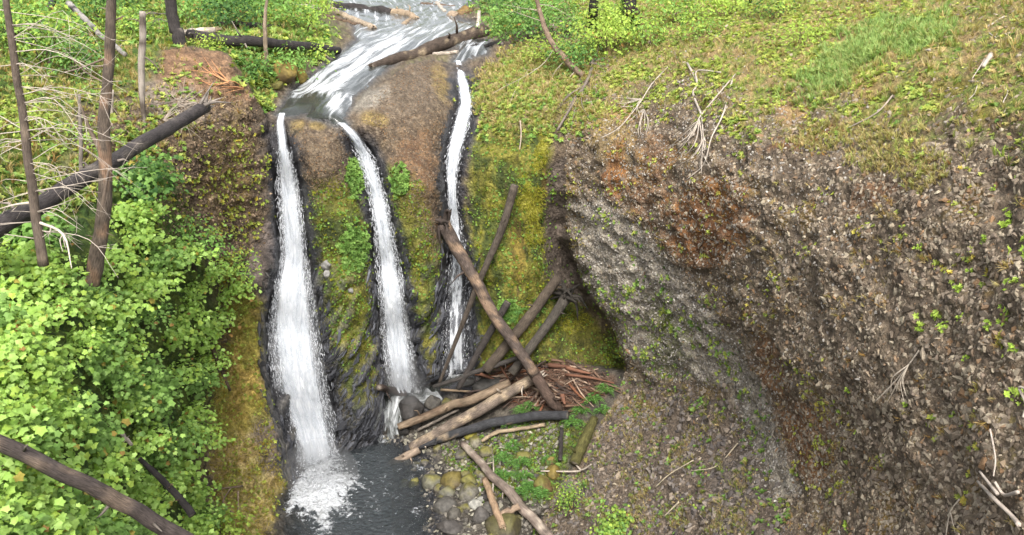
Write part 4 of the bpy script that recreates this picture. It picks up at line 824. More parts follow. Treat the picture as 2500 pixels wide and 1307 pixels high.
def shrub(name, base, R, H, nclus, per, leaf, palette, label, cat, group=None, shape=None, r=rng, stems=4, stemcol='4a4034', tilt=.45, flat=.22, dark=.0):
    o = empty(name, base, label, cat, group)
    d = r.normal(size=(nclus, 3)); d[:, 2] = np.abs(d[:, 2])*.9-.15; d /= np.linalg.norm(d, axis=1)[:, None]
    rr = r.random(nclus)**.35
    lump = 1+.35*gnoise(d*2.2+base*.37)
    cen = base+np.array([0, 0, H*.5])+d*(rr*lump)[:, None]*np.array([R, R, H*.55])
    out = d*np.array([1, 1, .6])
    cn = np.array([0, -.45, 1.0])*(1-tilt)+out*tilt+r.normal(size=(nclus, 3))*.15; cn /= np.linalg.norm(cn, axis=1)[:, None]
    n = nclus*per; ci = np.repeat(np.arange(nclus), per)
    Rf = frames(cn, r.random(nclus)*6.28); loc = np.stack([r.normal(size=n)*.33, r.normal(size=n)*.33, r.normal(size=n)*flat*.4], 1)*leaf*per**.5*.9
    pos = cen[ci]+np.einsum('nij,nj->ni', Rf[ci], loc)
    ln = cn[ci]+r.normal(size=(n, 3))*.28; s = leaf*r.uniform(.4, 1.15, n)*.5
    ctone = r.normal(1, .13, (nclus, 1))
    c = pal(palette, n, r, .08)*ctone[ci]; od = r.random(n) < .02; c[od] = pal(['a89a4a', '8a6a3a'], int(od.sum()), r)
    v, f, cc = instance(*(shape or MAPLE), frames(ln, r.random(n)*6.28)*s[:, None, None], pos, c)
    part('crown', mesh_np('crown', v, f, cc, False), M_LEAF, o)
    sp = []
    pick = r.choice(nclus, min(stems, nclus), replace=False)
    for k in pick:
        b0 = base+np.array([r.normal()*.1, r.normal()*.1, -.25]); e = cen[k]; mid_ = (b0+e)/2+np.array([0, 0, H*.15])
        sp.append(tube(catmull([b0, mid_, e], 7), [.035*H*.5, .012], 5, srgb(stemcol)))
    v, f, cc = merge(sp); part('stem', mesh_np('stem', v, f, cc, True), M_STEM, o)
    return o
MAPLE_PAL = ['8aac4e', '9ec062', '7a9c42', 'accb72', '94b456', '9ab24c']
maple_px = []
def inthicket(px, py): return sdpoly(np.array([px]), np.array([py]), [(-200, 600), (60, 585), (180, 600), (330, 470), (420, 500), (330, 560), (520, 560), (590, 640), (545, 750), (508, 860), (478, 1000), (475, 1120), (515, 1320), (515, 1420), (-200, 1420)])[0]
rm = np.random.default_rng(21)
for py in np.arange(500, 1400, 62):
    for px in np.arange(-40, 640, 78):
        qx_, qy_ = px+rm.uniform(-26, 26)+(py % 124 > 60)*39, py+rm.uniform(-20, 20)
        if inthicket(qx_, qy_) > 0: maple_px.append((qx_, qy_))
for (px, py) in maple_px:
    b0 = ground(np.array([px]), np.array([py+34]))[0]; t_ = np.linalg.norm(b0-CAM); R = rm.uniform(44, 62)*t_/FPX
    b0 = b0-np.array([0, 0, .1])
    pl = MAPLE_PAL if rm.random() < .75 else ['789a4c', '88aa5a', '688a42']
    ly = np.interp(px, [0, 180, 330, 500], [1090, 1170, 1245, 1345])
    wh = ('below the thick grey log at the bottom left' if py > ly+20 else 'just above the thick grey log at the bottom left' if py > ly-90 else 'around the foot of the tall brown dead tree' if math.hypot(px-215, py-740) < 95
          else 'at the foot of the leaning grey conifer' if px < 150 and py < 760 else 'at the left picture edge, midway down' if px < 90 else 'on the right rim of the thicket beside the mossy bank' if px > 420 and py > 740
          else 'under the left rock face at the top of the thicket' if py < 740 else 'deep in the middle of the left thicket')
    shrub('maple_shrub', b0, R*1.12, R*.72, int(30+R*28), 9, rm.uniform(.22, .33), pl, 'broad-leaved maple shrub '+wh, 'maple', 'maples '+wh, r=rm)
# single bushes one can tell apart
LEAFQ = leaf_shape(.55)
def bush(px, py, wpx, hpx, leaf, palette, label, name='bush', n=70, per=10, cat='bush', group=None, dy=0, shape=LEAFQ, tilt=.5):
    b0 = ground(np.array([px]), np.array([py]))[0]+np.array([0, dy, -.15]); t_ = np.linalg.norm(b0-CAM)
    return shrub(name, b0, wpx*.5*t_/FPX, hpx*1.05*t_/FPX, n, per, leaf*(1.7 if shape is LEAFQ else 1.2), palette, label, cat, group, shape, rm, 4, tilt=tilt, flat=.6)
BG = ['668c42', '789e4e', '587c3a', '86aa58']
DG = ['466b36', '56793f', '395a2e']
BY = ['9ab24a', 'a8be5a', '86a040', '92ac4c']
bush(110, 150, 190, 130, .30, BG+BY, 'large leafy bush at the top left behind the bare twigs', n=130)
bush(40, 110, 130, 100, .30, BG, 'leafy bush at the upper left edge', n=80)
bush(230, 60, 150, 80, .30, DG+BG, 'dark green bush behind the slanting pale pole', n=90)
bush(560, 70, 110, 75, .34, DG, 'dark green bush above the long charred log at upper left', n=80)
bush(650, 60, 130, 70, .34, BG, 'broad bush left of the creek, behind the charred log', n=90)
bush(740, 75, 120, 70, .34, BG+BY, 'bright bush overhanging the creek from its left bank', n=90)
bush(790, 30, 60, 40, .34, BY, 'small yellow green bush beside the far pale log', n=40)
bush(610, 178, 90, 36, .28, DG+BG, 'bush below the charred log, beside the mossy boulder', n=60)
bush(700, 168, 110, 32, .28, BG, 'leafy bush between charred log and mossy boulder', n=70)
bush(770, 140, 50, 22, .28, BY, 'small bright bush on the rock edge left of the cascade', n=36)
bush(480, 50, 110, 60, .32, BG, 'green bush beside the charred standing trunk', n=70)
bush(340, 90, 130, 55, .28, BG+BY, 'low bush on the ledge behind the pale broken stem', n=70)
bush(1230, 95, 80, 60, .30, BG, 'round green bush at the root end of the log spanning the creek', n=70)
bush(1290, 100, 100, 70, .30, BG+DG, 'green bush left of the bare leaning tree', n=80)
bush(1370, 90, 110, 80, .30, BG, 'tall bush behind the bare leaning tree', n=80)
bush(1480, 130, 170, 105, .28, BY, 'large bright yellow green bush below the charred trunks', n=150)
bush(1400, 165, 120, 70, .26, BG+DG, 'darker bush under the bright bush at the head of the slope', n=80)
bush(1640, 60, 130, 70, .28, BG+BY, 'feathery bush right of the charred trunks', n=90)
bush(1580, 110, 100, 60, .26, BG+BY, 'loose bush on the slope right of the bright bush', n=60)
bush(1760, 40, 120, 60, .26, BY, 'yellow green bush high on the right slope', n=70)
bush(1200, 30, 110, 46, .36, DG+BG, 'dark bush beside the far orange boulder', n=60)
bush(360, 500, 180, 110, .26, DG+BG, 'darker leafy bush under the big fallen charred log', n=110, shape=MAPLE)
bush(470, 640, 120, 90, .24, BG, 'upright leafy bush at the foot of the left rock face', n=80)
bush(555, 700, 110, 80, .24, BG+BY, 'leafy bush at the right end of the thicket', n=70)
bush(540, 1325, 120, 70, .22, BY, 'bright leafy bush at the bottom, right of the maple thicket', n=70, shape=MAPLE)
bush(1500, 1320, 110, 70, .20, BY+BG, 'bright green leafy bush at the bottom of the lower slope', n=70, shape=MAPLE)
bush(1390, 1260, 60, 90, .16, BY+BG, 'tall tuft of green plants on the slope edge by the bar', n=60)
bush(1960, 100, 120, 40, .20, BY, 'low yellow green bush near the top of the right slope', n=60)
bush(70, 575, 150, 46, .26, BG, 'leafy bush under the lower end of the huge charred log', n=90, shape=MAPLE)
bush(150, 385, 110, 40, .22, BY+BG, 'low bush above the huge charred log behind the twigs', n=50, dy=2.0)
bush(60, 330, 130, 60, .22, BY+['8a8a50'], 'dry looking bush behind the leaning conifer at the left edge', n=60)
bush(180, 190, 130, 80, .26, DG+BG, 'shaded bush behind the tall brown dead tree', n=90)
bush(330, 30, 120, 60, .32, DG+BG, 'tall bush at the top between pole and charred trunk', n=80)
bush(560, 20, 110, 50, .36, BG, 'bush at the top edge right of the charred trunk', n=70)
bush(690, 15, 120, 46, .36, BG+DG, 'bush at the top edge left of the far pale log', n=70)
bush(520, 120, 60, 30, .22, BY, 'small bush under the left end of the long charred log', n=30)
bush(1260, 50, 110, 66, .32, DG+BG, 'tall dark bush at the top right of the creek', n=90)
bush(1340, 40, 100, 60, .32, BG, 'tall bush at the top behind the leaning bare tree', n=80)
bush(1500, 60, 110, 60, .30, BY+BG, 'bush between the charred trunks at the top', n=80)
bush(1700, 90, 110, 46, .24, BG+BY, 'spreading bush in the upper middle of the right slope', n=60)
bush(1880, 40, 120, 44, .24, DG+BY, 'bush near the top edge of the right slope', n=60)
bush(1330, 150, 100, 60, .24, BY+['9a9a54'], 'grassy bush under the bare leaning tree', n=60)
# ferns
def fern(px, py, size, n, palette, label, group=None):
    b0 = ground(np.array([px]), np.array([py]))[0]; o = empty('fern', b0, label, 'fern', group)
    V = []
    for k in range(n):
        a = 6.283*k/n+rm.uniform(-.3, .3); L_ = size*rm.uniform(.7, 1.1); d = np.array([math.cos(a), math.sin(a)*.9-.15, 0])
        pts = catmull([b0, b0+d*L_*.4+[0, 0, L_*.5], b0+d*L_+[0, 0, L_*.25]], 13)
        V.append(tube(pts[:, :], [.008, .003], 3, srgb('5a7a2a')))
        tg = np.gradient(pts, axis=0); tg /= np.linalg.norm(tg, axis=1)[:, None]
        sd_ = np.cross(tg, [0, 0, 1.0]); sd_ /= np.linalg.norm(sd_, axis=1)[:, None]+1e-9; up_ = np.cross(sd_, tg)
        wl_ = np.sin(np.linspace(.35, 3.0, 13))*L_*.26
        pos = np.concatenate([pts, pts]); sg = np.concatenate([np.ones(13), -np.ones(13)])[:, None]
        X_ = np.concatenate([sd_, sd_])*sg+np.concatenate([tg, tg])*.35; X_ /= np.linalg.norm(X_, axis=1)[:, None]; Z_ = np.concatenate([up_, up_]); Y_ = np.cross(Z_, X_)
        R = np.stack([X_, Y_, Z_], -1)*np.concatenate([wl_, wl_])[:, None, None]
        lv, lf = leaf_shape(.32); V.append(instance(lv, lf, R, pos, pal(palette, 26, rm, .1)))
    v, f, c = merge(V); part('fronds', mesh_np('fronds', v, f, c, False), M_LEAF, o)
for k, (px, py, s) in enumerate([(1240, 1040, .8), (1275, 1010, .7), (1300, 1000, .7), (1420, 1010, .8), (1450, 985, .8), (1480, 960, .8), (1400, 1040, .8), (1470, 1010, .7), (1250, 1100, .85), (1230, 1130, .85), (1265, 1140, .8), (1230, 1170, .8), (1280, 1170, .7), (1300, 1200, .9), (1320, 1215, .8), (1275, 1210, .8), (1340, 1130, .6), (1245, 790, .8), (1265, 770, .7), (1310, 770, .8), (1325, 800, .8), (1240, 820, .6)]):
    w_ = 'against the mossy wall among the leaning logs' if py < 900 else ('beside the debris heap under the right cliff' if px > 1390 else ('just above the dark bowed log' if py < 1050 else 'on the gravel bar among mossy stones'))
    fern(px, py, s*1.0, 9, ['5c8640', '6f9a4e', '4c7438'], 'bright green fern growing '+w_, 'ferns '+w_)
# separate plants on the right cliff that can be picked out
for k, (px, py, s) in enumerate([(2455, 525, 1.2), (2490, 610, 1.5), (2440, 540, .9), (2335, 710, 1), (2280, 765, 1.1), (2245, 790, 1.3), (2300, 800, 1.2), (2450, 780, 1), (2455, 760, .9), (2470, 850, 1.1), (2355, 655, .7), (2210, 560, .7), (2250, 600, .8), (2395, 590, .9), (2410, 455, .6), (2360, 870, .6), (2490, 970, 1.4), (2470, 960, 1), (2310, 1010, .7), (2215, 990, .6), (2090, 1060, .6), (2065, 955, .6), (2035, 1010, .6), (2480, 700, .9), (2075, 1290, .9), (2420, 800, .8), (2350, 780, .7), (1830, 700, .5), (1800, 840, .5), (1765, 1005, .9), (1840, 1010, .6), (1710, 1060, .7), (1700, 1240, .8), (2200, 275, .9), (2225, 350, .7)]):
    b0 = ground(np.array([px]), np.array([py]))[0]; t_ = np.linalg.norm(b0-CAM)
    wh = 'at the right edge of the rubble' if px > 2420 else 'low on the slope under the overhang' if px < 1860 and py > 950 else 'on the shaded overhang' if px < 1860 else 'in the grass near the top of the slope' if py < 400 else 'low in the rubble near the bottom right' if py > 900 else 'in the middle of the rubble face'
    o = empty('cliff_plant', b0, 'small bright yellow green leafy plant rooted '+wh, 'plant', 'single plants '+wh)
    n = 9; nrm_ = ground(np.array([px]), np.array([py]), NRM)[0]; pos = b0+rm.normal(size=(n, 3))*.07*s+nrm_*.04
    R = frames(nrm_+np.array([0, -.2, .6])+rm.normal(size=(n, 3))*.4, rm.random(n)*6.28)*(rm.uniform(.05, .10, n)*s)[:, None, None]
    c = pal(['9cb848', 'b0c65c', '88a440'], n, rm, .1); h = rm.integers(0, len(ROS), n)
    v, f, cc = merge([instance(*ROS[q], R[h == q], pos[h == q], c[h == q]) for q in range(len(ROS)) if (h == q).any()])
    part('leaves', mesh_np('leaves', v, f, cc, False), M_LEAF, o)
# ------------------------------------------------------------------ wood: fallen logs, standing snags, branches
def wood_mat(name, rough=.85, sx=3.0, sl=40.0, lo=.55, hi=1.4, bump=.6):
    m, nt, b = new_mat(name); L = nt.links
    ca = nd(nt, 'ShaderNodeVertexColor', layer_name='Col'); co = nd(nt, 'ShaderNodeTexCoord')
    ax_ = nd(nt, 'ShaderNodeAttribute', attribute_name='along'); ar = nd(nt, 'ShaderNodeAttribute', attribute_name='around')
    c = nd(nt, 'ShaderNodeCombineXYZ')
    m1 = nd(nt, 'ShaderNodeMath', operation='MULTIPLY'); L.new(ax_.outputs['Fac'], m1.inputs[0]); m1.inputs[1].default_value = sx; L.new(m1.outputs[0], c.inputs[0])
    m2 = nd(nt, 'ShaderNodeVectorMath', operation='SCALE'); L.new(co.outputs['Object'], m2.inputs[0]); m2.inputs['Scale'].default_value = .6
    m3 = nd(nt, 'ShaderNodeMath', operation='MULTIPLY'); L.new(ar.outputs['Fac'], m3.inputs[0]); m3.inputs[1].default_value = sl; L.new(m3.outputs[0], c.inputs[1])
    n1 = nd(nt, 'ShaderNodeTexNoise', i_Scale=1.0, i_Detail=5.0, i_Roughness=.65); L.new(c.outputs[0], n1.inputs['Vector'])
    n2 = nd(nt, 'ShaderNodeTexNoise', i_Scale=3.0, i_Detail=4.0); L.new(co.outputs['Object'], n2.inputs['Vector'])
    c1 = mixcol(nt, ca.outputs['Color'], ramp(nt, n1.outputs['Fac'], [(.3, lo), (.7, hi)]), 1.0, 'MULTIPLY')
    c2 = mixcol(nt, c1, ramp(nt, n2.outputs['Fac'], [(.3, .7), (.7, 1.3)]), 1.0, 'MULTIPLY')
    L.new(c2, b.inputs['Base Color']); b.inputs['Roughness'].default_value = rough; b.inputs['Specular IOR Level'].default_value = .3
    bp = nd(nt, 'ShaderNodeBump', i_Strength=bump, i_Distance=.05); L.new(n1.outputs['Fac'], bp.inputs['Height']); L.new(bp.outputs[0], b.inputs['Normal'])
    return m
M_BARK = wood_mat('ridged_bark', .9, 5.0, 26.0, .35, 1.7, 1.0)
M_WOOD = wood_mat('weathered_wood', .75, 1.5, 24.0, .5, 1.4, .7)
M_TWIG = col_mat('bleached_twig', .8, 12, .8, 1.2, .2)
BURNT, BROWN, GREY, PALE, TAN, REDW = srgb('2f2b2a'), srgb('5a4a3c'), srgb('7c736a'), srgb('aca092'), srgb('96836c'), srgb('76482e')
def along_attrs(nring, sides, path):
    d = np.concatenate([[0], np.cumsum(np.linalg.norm(np.diff(path, axis=0), axis=1))])
    al = np.concatenate([np.repeat(d, sides), [d[0], d[-1]]]); a = np.tile(np.arange(sides)/sides, nring); a = np.minimum(a, 1-a)*2
    return {'along': al+path[0, 0]*3.7, 'around': np.concatenate([a, [0, 0]])}
def at(px, py, y=None, lift=0.0):          # a point on the ground seen there, or at a distance y; lifted towards the viewer
    p = ground(np.array([float(px)]), np.array([float(py)]))[0] if y is None else W(np.array([float(px)]), np.array([float(py)]), np.array([float(y)]))[0]
    d = p-CAM; return p-d/np.linalg.norm(d)*lift
def trunk_mesh(path, radii, col, sides=12, rough=.12, cap=None, seed=0., taper_break=0, tipcol=None, patches=None):
    path = catmull(path, max(10, int(np.linalg.norm(np.asarray(path[-1])-np.asarray(path[0]))/.28)+2)); n = len(path)
    sag = fbm(np.stack([np.linspace(0, 4, n), np.zeros(n)+seed, np.zeros(n)], -1), 2)[:, None]*np.mean(radii)*1.1*np.array([[.6, .3, 1]]); path = path+sag*np.sin(np.linspace(0, math.pi, n))[:, None]
    rad = np.interp(np.linspace(0, 1, n), np.linspace(0, 1, len(radii)), radii)
    v, f, c = tube(path, rad, sides, col, rough, cap, seed)
    if patches is not None:                # bare wood where the bark has gone
        pc, th = patches; q = np.repeat(path, sides, 0); q = np.concatenate([q, path[:1], path[-1:]])
        nz = fbm(np.stack([v[:, 0], v[:, 1], v[:, 2]], -1)*1.3+seed*3, 3); mm = sstep(th, th+.12, nz)[:, None]; c = c*(1-mm)+pc*mm
    me = mesh_np('trunk', v, f, c, True, along_attrs(n, sides, path)); return me, path, rad
def splinters(tip, d, r0, n, ln, col, rr):
    out = []
    d = d/np.linalg.norm(d); F_ = frames(np.array([d]), np.array([0.]))[0]
    for k in range(n):
        a = rr.uniform(0, 6.28); q = rr.random()**.5*r0*.8; off = F_[:, 0]*math.cos(a)*q+F_[:, 1]*math.sin(a)*q
        e = tip+off*1.2+d*ln*rr.uniform(.3, 1)+rr.normal(size=3)*ln*.07
        out.append(tube([tip+off-d*r0*.8, (tip+off+e)/2, e], [r0*rr.uniform(.16, .32), r0*.14, r0*.02], 5, col*rr.uniform(.7, 1.15)))
    return merge(out)
rw_ = np.random.default_rng(77)
def log(pts, widths, col, label, mat=None, name='fallen_log', cat='log', group=None, cap=PALE*.6, stubs=2, ends=(0, 0), endcol=PALE, rough=.10, patches=None, lift=.5, stubcol=None, sides=12, roots=0, spikes=()):
    """pts: (px, py[, y]) along the log; widths in px where it is seen"""
    ws = np.interp(np.linspace(0, 1, len(pts)), np.linspace(0, 1, len(widths)), widths)
    P_, rad = [], []
    for q, w in zip(pts, ws):
        p = at(*q[:2], q[2] if len(q) > 2 else None); t = (p-CAM)@FW; r = w*.5*t/FPX
        if len(q) < 3: p = at(q[0], q[1], None, r*lift*1.6)
        P_.append(p); rad.append(r)
    P_ = np.array(P_); o = empty(name, P_[-1] if P_[-1][2] < P_[0][2] else P_[0], label, cat, group)
    me, path, rr = trunk_mesh(P_, rad, np.asarray(col), sides, rough, cap, rw_.uniform(0, 50), patches=patches)
    part('trunk', me, mat or (M_BARK if np.mean(col) < .12 else M_WOOD), o)
    for k in range(stubs):
        i = rw_.integers(2, len(path)-2); d = rw_.normal(size=3); d -= (path[i+1]-path[i])*((path[i+1]-path[i])@d)/((path[i+1]-path[i])@(path[i+1]-path[i])); d /= np.linalg.norm(d)
        if d[1] > .3: d[1] *= -1
        L_ = rw_.uniform(.8, 2.6)*rr[i]+.08; s0 = path[i]+d*rr[i]*.7
        v, f, c = tube([s0, s0+d*L_*.6, s0+d*L_+rw_.normal(size=3)*L_*.2], [rr[i]*.24, rr[i]*.16, rr[i]*.06], 5, np.asarray(stubcol if stubcol is not None else col)); part('branch_stub', mesh_np('branch_stub', v, f, c, True), M_TWIG, o)
    for e, L_ in enumerate(ends):
        if L_:
            tip, d = (path[0], path[0]-path[2]) if e == 0 else (path[-1], path[-1]-path[-3]); r0 = rr[0] if e == 0 else rr[-1]
            v, f, c = splinters(tip, d, r0, 9, L_, np.asarray(endcol), rw_); part('broken_end', mesh_np('broken_end', v, f, c, True), M_WOOD, o)
    if spikes:
        out = []
        for (sx, sy) in spikes:
            e = at(sx, sy, path[-1][1]-.1+rw_.uniform(-.3, .3)); s0 = path[-1]-(path[-1]-path[-4])*rw_.uniform(.1, .7)+rw_.normal(size=3)*rr[-1]*.4
            out.append(tube(catmull([s0, (s0+e)/2+rw_.normal(size=3)*.08, e], 6), [rr[-1]*.5, rr[-1]*.22, .012], 5, GREY*rw_.uniform(.7, 1.3)))
        v, f, c = merge(out); part('broken_end', mesh_np('broken_end', v, f, c, True), M_WOOD, o)
    if roots:
        tip, d = path[0], path[0]-path[2]; d /= np.linalg.norm(d); out = []
        for k in range(roots):
            q = rw_.normal(size=3); q -= d*(q@d)*.6; q /= np.linalg.norm(q); L_ = rr[0]*rw_.uniform(1.8, 4.2)
            out.append(tube(catmull([tip-d*rr[0]*.4, tip+q*L_*.5+d*L_*.15, tip+q*L_+rw_.normal(size=3)*L_*.25+[0, 0, -.1*L_]], 7), [rr[0]*.55, rr[0]*.32, rr[0]*.08], 6, np.asarray(col)*.55, .3))
        v, f, c = merge(out); part('root', mesh_np('root', v, f, c, True), M_BARK, o)
    return o
# left side
log([(-60, 588, 21.5), (110, 490, 24.6), (300, 375, 29.6), (500, 262, 37.8)], [50, 43, 36, 30], BURNT*1.7, 'huge charred log slanting up across the left bank, pale splintered upper end', ends=(0, 1.2), stubs=7, stubcol=GREY, patches=(GREY*.6, .18), spikes=[(524, 197), (518, 208), (510, 222), (515, 235), (545, 238), (572, 252)])
log([(-60, 1052, 14.6), (180, 1170, 15.0), (330, 1245, 15.6), (500, 1345, 16.2)], [38, 39, 40, 40], srgb('48403c'), 'thick grey charred log crossing the maple thicket at bottom left', patches=(srgb('6a5c50'), .12), stubs=3, stubcol=GREY*.6)
log([(340, 1120, 22.5), (395, 1170, 22.6), (440, 1220, 22.6), (470, 1258, 22.3)], [11, 16, 17, 20], BURNT, 'thin blackened log lying in the maple leaves near the bottom left', stubs=3, stubcol=BROWN, roots=0)
log([(296, 1058, 23), (322, 1088, 23)], [10, 9], PALE, 'short whitish log piece poking out of the maple leaves', name='log_piece')
log([(518, 850, 36.3), (562, 955, 35.5)], [12, 6], BROWN*.8, 'slender dark log leaning on the yellow mossy bank')
log([(168, 8, 47), (240, 78, 44), (306, 134, 41.8)], [15, 13, 11], srgb('8a8580'), 'straight pale half burnt pole slanting down at upper left', patches=(BURNT, .12), name='fallen_pole', cat='pole')
log([(462, 84), (580, 100), (700, 110), (828, 121)], [26, 25, 23, 17], BURNT*1.2, 'long charred log lying left of the creek, below the bushes', stubs=6, stubcol=GREY, lift=4.0)
log([(440, 80, 49.5), (526, 74, 50)], [15, 15], PALE, 'short pale log with orange broken end beside the charred trunk', endcol=TAN, ends=(0, .4))
log([(530, 58), (610, 62), (678, 66)], [13, 14, 13], BURNT*1.3, 'dark log half hidden in bushes above the long charred log', lift=2.5)
log([(812, 14), (900, 24), (958, 33)], [24, 24, 22], BURNT*1.1, 'black charred log lying across the far creek at the top', lift=1.6)
log([(950, 31), (985, 38), (1018, 47)], [22, 20, 15], TAN, 'bare tan log end continuing from the black log over the creek', lift=1.6, ends=(0, .5), endcol=TAN, stubs=2)
log([(700, 10), (745, 16), (782, 24)], [16, 14, 13], PALE*.95, 'pale log at the top edge left of the creek', lift=2.0)
log([(812, 24), (860, 48), (912, 72)], [14, 18, 20], srgb('9a8a76'), 'weathered pale log pointing into the creek from its left bank', lift=1.4, ends=(0, .5), endcol=BROWN, stubs=2)
log([(790, 38), (840, 52), (880, 62)], [9, 10, 10], BROWN, 'thin brown log under the weathered pale log', lift=1.2)
log([(985, 62), (1004, 46)], [14, 9], TAN*.9, 'short broken log piece standing in the rapids', name='log_piece', lift=1.5)
log([(1030, 11), (1108, 18)], [11, 10], BROWN*1.2, 'brown log at the top edge behind the orange boulder', lift=1.5)
log([(1066, 8), (1086, 30)], [10, 11], PALE, 'small pale log end at the top beside the orange boulder', name='log_piece', lift=2)
log([(908, 163), (1000, 132), (1100, 102), (1195, 70)], [18, 31, 34, 34], srgb('453b33'), 'rough brown log spanning the creek above the middle rock dome', lift=2.6, ends=(.5, 0), endcol=BROWN, stubs=3, rough=.16, patches=(srgb('7a6c58'), .2))
log([(1058, 131), (1118, 128)], [11, 9], PALE*.9, 'short pale log tucked under the log spanning the creek', lift=1.2)
log([(1150, 116), (1190, 112), (1226, 106)], [12, 14, 12], BURNT*1.3, 'dark broken log at the head of the rightmost waterfall', lift=1.2, stubs=3)
log([(1170, 28, 60), (1166, 68, 59)], [9, 10], PALE, 'upright pale broken stem above the log spanning the creek', name='stump')
# the log jam under the falls
log([(1082, 545, 43.2), (1150, 670, 42.6), (1230, 800, 41.8), (1306, 915, 41)], [34, 30, 28, 26], srgb('4e443e'), 'longest leaning log, roots caught on the thinnest waterfall, foot in the debris', roots=16, patches=(srgb('7c6856'), .10), stubs=1)
log([(1300, 905, 41.3), (1330, 955, 40.6), (1368, 1002)], [30, 28, 22], srgb('4e4038'), 'broken log continuing down from the foot of the longest leaning log', ends=(0, .6), endcol=BROWN)
log([(1257, 452, 42.7), (1225, 560, 42.6), (1165, 700, 42.5), (1120, 815, 42.5), (1072, 938, 42.6)], [21, 19, 15, 11, 8], srgb('4c443c'), 'tall slender log leaning on the mossy wall behind the longest log')
log([(1240, 738, 42.4), (1180, 840, 42.3), (1118, 950, 42)], [18, 18, 13], srgb('3c3734'), 'dark leaning log crossing the foot of the thinnest waterfall')
log([(1362, 678, 44.2), (1280, 790, 42.8), (1185, 905, 42)], [24, 27, 25], srgb('4a4138'), 'thick brown log leaning beside the ferns into the alcove')
log([(1385, 722, 44.2), (1350, 775, 43.4), (1248, 912, 42)], [30, 24, 22], srgb('45403a'), 'leaning log with a black root mass at its upper end', roots=20)
log([(1058, 945, 42.4), (1160, 910, 42.0), (1268, 872, 42.2)], [9, 12, 11], srgb('3f3b38'), 'thin dark log lying low across the feet of the leaning logs')
log([(925, 946), (960, 952), (992, 962)], [16, 19, 16], srgb('3a302a'), 'short dark wet log at the foot of the middle waterfall', lift=2)
log([(972, 1043), (1080, 1000), (1160, 972), (1245, 934)], [17, 21, 22, 18], srgb('786856'), 'tan barked log propped over the round dark boulder', lift=2.6, patches=(srgb('5a4a3c'), .1), stubs=2)
log([(1002, 1092), (1100, 1040), (1200, 980), (1318, 916)], [20, 27, 28, 26], srgb('6c6056'), 'long grey brown log running from the debris heap to the pool', lift=2.2, patches=(srgb('93836e'), .1), stubs=4, stubcol=PALE, ends=(0, .4))
log([(988, 1098), (1080, 1068), (1180, 1040), (1290, 1018), (1386, 1014)], [18, 21, 22, 22, 22], srgb('38383a'), 'dark bowed charred log in front of the log jam', lift=2.0, patches=(srgb('8a7a66'), .28))
log([(940, 1138), (985, 1118), (1024, 1098)], [12, 20, 18], srgb('8a7a6a'), 'blunt pale log end dipping into the pool', lift=1.6, ends=(.4, 0), endcol=BROWN)
log([(1020, 1050), (1075, 1022), (1120, 1000)], [6, 7, 6], GREY*.8, 'thin grey stick between the two long logs by the boulder', lift=4, name='driftwood_stick', cat='stick')
log([(1129, 1083), (1190, 1148), (1260, 1222), (1345, 1312)], [17, 20, 24, 26], srgb('776a60'), 'weathered grey log lying diagonally down the gravel bar', lift=2.2, patches=(srgb('a09486'), .12), stubs=3, stubcol=PALE)
log([(1183, 1170), (1204, 1225), (1227, 1286)], [15, 17, 17], srgb('988068'), 'bare tan log end resting on the largest mossy boulder', lift=3.5, cap=TAN, ends=(0, .2), endcol=TAN)
log([(1222, 1256), (1248, 1246), (1268, 1236)], [13, 15, 18], srgb('857260'), 'stubby forked tan log on top of the largest mossy boulder', lift=4.5)
log([(1176, 1078), (1210, 1058), (1262, 1048), (1330, 1036)], [8, 10, 9, 9], srgb('94836c'), 'curved pale branch lying under the dark bowed log', lift=2.5, name='fallen_branch', cat='branch')
log([(1371, 1046), (1367, 1122)], [9, 11], BURNT*1.2, 'short upright charred stick on the bar beside the ferns', lift=3, name='charred_stick', cat='stick')
log([(1452, 1022), (1425, 1080), (1402, 1132)], [20, 28, 26], srgb('4f4c2a'), 'moss covered log lying at the foot of the right slope', lift=1.0)
log([(1172, 1310), (1240, 1330)], [14, 14], GREY, 'grey log piece at the very bottom of the gravel bar', lift=1)
# debris heap of broken wood, bark and sticks
def stick(px, py, ang, lpx, wpx, col, label, group, curve=.1, lift=.1):
    a = math.radians(ang); dx, dy_ = math.cos(a)*lpx/2, math.sin(a)*lpx/2
    A = at(px-dx, py-dy_, None, lift); B = at(px+dx, py+dy_, None, lift); m_ = (A+B)/2+rw_.normal(size=3)*np.linalg.norm(B-A)*curve*.4
    t = (m_-CAM)@FW; r = wpx*.5*t/FPX; b0 = np.array(m_); o = None
    v, f, c = tube(catmull([A, m_, B], 7), [r, r*.8, r*.4], 6, np.asarray(col)*rw_.uniform(.75, 1.25), .15, np.asarray(col)*1.3)
    me = mesh_np('driftwood_stick', v-b0.astype(float), f, c, True); o = link('driftwood_stick', me, M_TWIG, None, b0)
    return tag(o, label, 'stick', group)
heap = [(1165, 955), (1240, 885), (1400, 885), (1500, 935), (1460, 960), (1380, 1000), (1290, 985), (1200, 985)]
k = 0
while k < 110:
    x, y = rw_.uniform(1150, 1510), rw_.uniform(878, 1005)
    if sdpoly(np.array([x]), np.array([y]), heap)[0] < -3: continue
    cc_ = [srgb('5e483a'), srgb('786050'), srgb('50423a'), srgb('94806e'), srgb('6a4632'), srgb('463a34')][rw_.integers(0, 6)]
    side = x > 1330
    stick(x, y, rw_.normal(8 if side else -20, 28), rw_.uniform(22, 95), rw_.uniform(3, 8), cc_, 'brown driftwood stick in the '+('right' if side else 'left')+' half of the debris heap below the alcove', 'sticks in the '+('right' if side else 'left')+' half of the debris heap', .12, rw_.uniform(.05, .45)); k += 1
